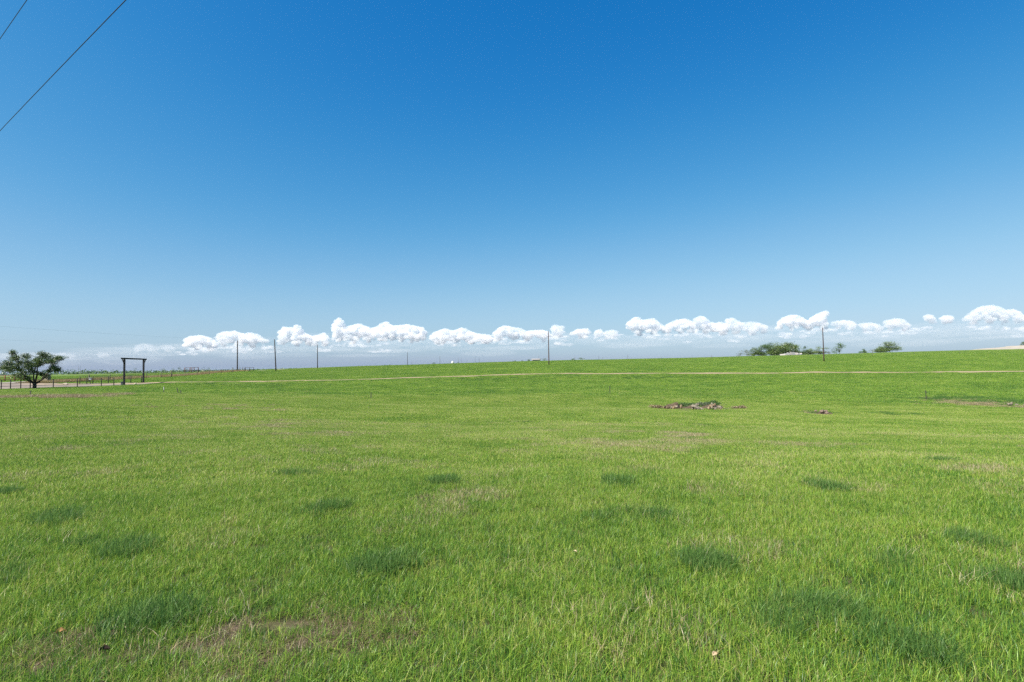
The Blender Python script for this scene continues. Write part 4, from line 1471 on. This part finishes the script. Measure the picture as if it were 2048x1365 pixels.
CL = [
    ([(275, 690), (285, 685), (297, 687), (312, 694), (328, 691), (343, 691), (350, 697)], 702, .22, 'faint small leftmost cumulus right of the black gate frame'),
    ([(372, 676), (380, 672), (400, 670), (415, 673), (425, 678), (434, 684)], 699, .5, 'small cumulus just left of the first tall black pole'),
    ([(436, 668), (446, 663), (470, 661), (485, 667), (500, 665), (515, 668), (530, 678)], 692, .5, 'cumulus right above the first tall black pole'),
    ([(561, 660), (566, 653), (578, 654), (588, 655), (594, 648), (600, 652), (606, 664), (622, 671), (638, 669), (648, 664), (655, 674)], 690, .55, 'two-horned cumulus between the tilted pole and third pole'),
    ([(667, 652), (672, 640), (678, 634), (684, 640), (690, 653), (705, 650), (718, 646), (730, 652), (742, 656), (757, 652), (764, 645), (774, 643), (784, 651), (800, 650), (815, 648), (830, 651), (845, 654), (851, 664)], 684, .62, 'largest cumulus with a small tower right of the third tall pole'),
    ([(862, 670), (872, 662), (880, 660), (891, 656), (903, 661), (915, 658), (926, 654), (936, 660), (950, 666), (970, 668), (986, 676)], 688, .5, 'ragged cumulus above the small skyline poles'),
    ([(988, 664), (998, 656), (1008, 650), (1022, 653), (1040, 656), (1052, 662), (1066, 660), (1082, 659), (1096, 662)], 680, .55, 'flat-based cumulus just left of the middle lone pole'),
    ([(1106, 650), (1112, 649), (1120, 652), (1126, 651), (1130, 662)], 674, .45, 'little hooked cloud just right of the middle lone pole'),
    ([(1144, 664), (1158, 658), (1174, 656), (1182, 664)], 676, .5, 'small cumulus second right of the middle lone pole'),
    ([(1190, 664), (1198, 658), (1208, 666), (1222, 659), (1238, 662)], 676, .4, 'pair of tiny clouds left of the big right bank'),
    ([(1259, 642), (1268, 635), (1276, 633), (1284, 640), (1296, 639), (1306, 635), (1316, 643), (1326, 651), (1336, 655)], 668, .6, 'bright rounded cumulus at left end of the right bank'),
    ([(1338, 646), (1352, 640), (1368, 637), (1382, 641), (1390, 648)], 664, .5, 'smooth dome cloud second in the right bank'),
    ([(1392, 636), (1400, 631), (1410, 634), (1416, 642), (1430, 646), (1442, 643), (1452, 648)], 668, .5, 'cloud with upright puff in middle of right bank'),
    ([(1454, 637), (1463, 634), (1473, 640), (1484, 645), (1500, 643), (1514, 644), (1530, 650)], 666, .48, 'slanting puff cloud right of the upright one'),
    ([(1557, 642), (1568, 634), (1582, 629), (1594, 630), (1606, 636), (1618, 642), (1624, 634), (1634, 628), (1644, 623), (1653, 621), (1656, 632)], 658, .55, 'large cumulus with upper right lobe left of right pole'),
    ([(1670, 642), (1684, 640), (1698, 641), (1712, 648)], 658, .32, 'thin cloud just right of the right lone pole'),
    ([(1727, 648), (1740, 645), (1758, 650)], 660, .36, 'small cloud above the open branchy tree'),
    ([(1776, 640), (1788, 636), (1804, 637), (1818, 646)], 660, .48, 'flat-bottomed cumulus above the rightmost ridge tree'),
    ([(1849, 634), (1858, 630), (1868, 636)], 643, .42, 'tiny round cloud high right of the rightmost ridge tree'),
    ([(1879, 636), (1892, 631), (1906, 639)], 646, .40, 'small cloud just left of the arched cloud'),
    ([(1930, 634), (1942, 624), (1956, 615), (1970, 611), (1986, 610), (2002, 615), (2012, 620), (2026, 617), (2036, 622), (2052, 634), (2070, 630)], 646, .46, 'arched ragged cloud at the far right'),
    ([(192, 708), (206, 704), (222, 709)], 714, .16, 'very faint small cloud left of the gate frame'),
    ([(114, 709), (130, 704), (146, 710)], 716, .16, 'very faint small cloud right above the oak'),
]
for i, (top, base, dens, lab) in enumerate(CL):
    tx0, ty0 = np.array(top).T
    puffs = []
    Dc = rc.uniform(17000, 23000)
    wpx = tx0[-1] - tx0[0]
    x_ = tx0[0]
    while x_ <= tx0[-1]:                       # crowns along the outline
        yt = np.interp(x_, tx0, ty0)
        r0 = rc.uniform(3.2, 6.2) * np.clip((base - yt) / 26, .5, 1.15)
        puffs.append((x_, yt + r0 * .95, r0 * rc.uniform(1, 1.25), r0, rc.uniform(-6, 6), dens * .75))
        y2 = yt + r0 * 2.0
        while y2 < base - 3 + 5 * math.sin(x_ * .21 + i) + rc.uniform(-3, 3):                   # body below, thinning into the haze at the base
            t_ = min(1, (y2 - yt) / max(base + 4 - yt, 1))
            r1 = rc.uniform(3.5, 7) * (1 - .35 * t_)
            puffs.append((x_ + rc.uniform(-3, 3), y2, r1 * rc.uniform(1.1, 1.7), r1 * .85, rc.uniform(-9, 9), dens * (1 - t_) ** 1.0 * .5 + .03))
            y2 += r1 * 1.15
        x_ += r0 * rc.uniform(.75, 1.15)
    o = puffs_to_mesh('cloud', puffs, Dc, next(m for d, m in CLOUD if dens >= d), 1.1)
    tag(o, lab, 'cloud', 'cumulus clouds low over the skyline')
# faint broken puffs between and below the cumulus row
low = []
for _ in range(90):
    px = rc.uniform(360, 2090)
    row = np.interp(px, [360, 700, 1000, 1400, 2048], [698, 684, 678, 664, 652]) + abs(rc.normal(0, 9))
    for _k in range(rc.integers(3, 9)):
        low.append((px + rc.normal(0, 9), row + rc.normal(0, 1.6), rc.uniform(3, 9), rc.uniform(1.6, 3.6), rc.uniform(-20, 20), 0))
o = puffs_to_mesh('cloud_puffs', low, 26000.0, cloud_mat('cloud_low', .0015), 0)
tag(o, 'faint broken cloud puffs just under the cumulus row', 'cloud', None, 'stuff')
# the thin grey-violet veil of far cloud under them
veil = []
for _ in range(260):
    px = rc.uniform(-80, 2130)
    base = np.interp(px, [0, 400, 1000, 2048], [722, 700, 684, 662])
    veil.append((px, base + rc.normal(0, 9), rc.uniform(20, 80), rc.uniform(3, 8), rc.uniform(-200, 200), rc.uniform(.04, .14) * (.5 if px < 350 else 1)))
o = puffs_to_mesh('cloud_bank', veil, 30000.0, VEIL, 0)
tag(o, 'thin pale hazy cloud bank under the cumulus row', 'cloud', None, 'stuff')

# ------------------------------------------------------------------ haze
HAZE = 2.2e-5
if HAZE:
    hm = bpy.data.materials.new('haze_air')
    hm.use_nodes = True
    nt = hm.node_tree
    nt.nodes.remove(nt.nodes['Principled BSDF'])
    pv = nt.nodes.new('ShaderNodeVolumePrincipled')
    pv.inputs['Color'].default_value = (.80, .88, 1, 1)
    pv.inputs['Density'].default_value = HAZE
    pv.inputs['Anisotropy'].default_value = .1
    nt.links.new(pv.outputs[0], nt.nodes['Material Output'].inputs['Volume'])
    ho = MB().box((0, 0, 11), (14400, 14400, 34)).build('haze', hm, None, origin=(0, 0, 0))
    tag(ho, 'thin pale summer haze over the whole pasture', 'haze', None, 'stuff')
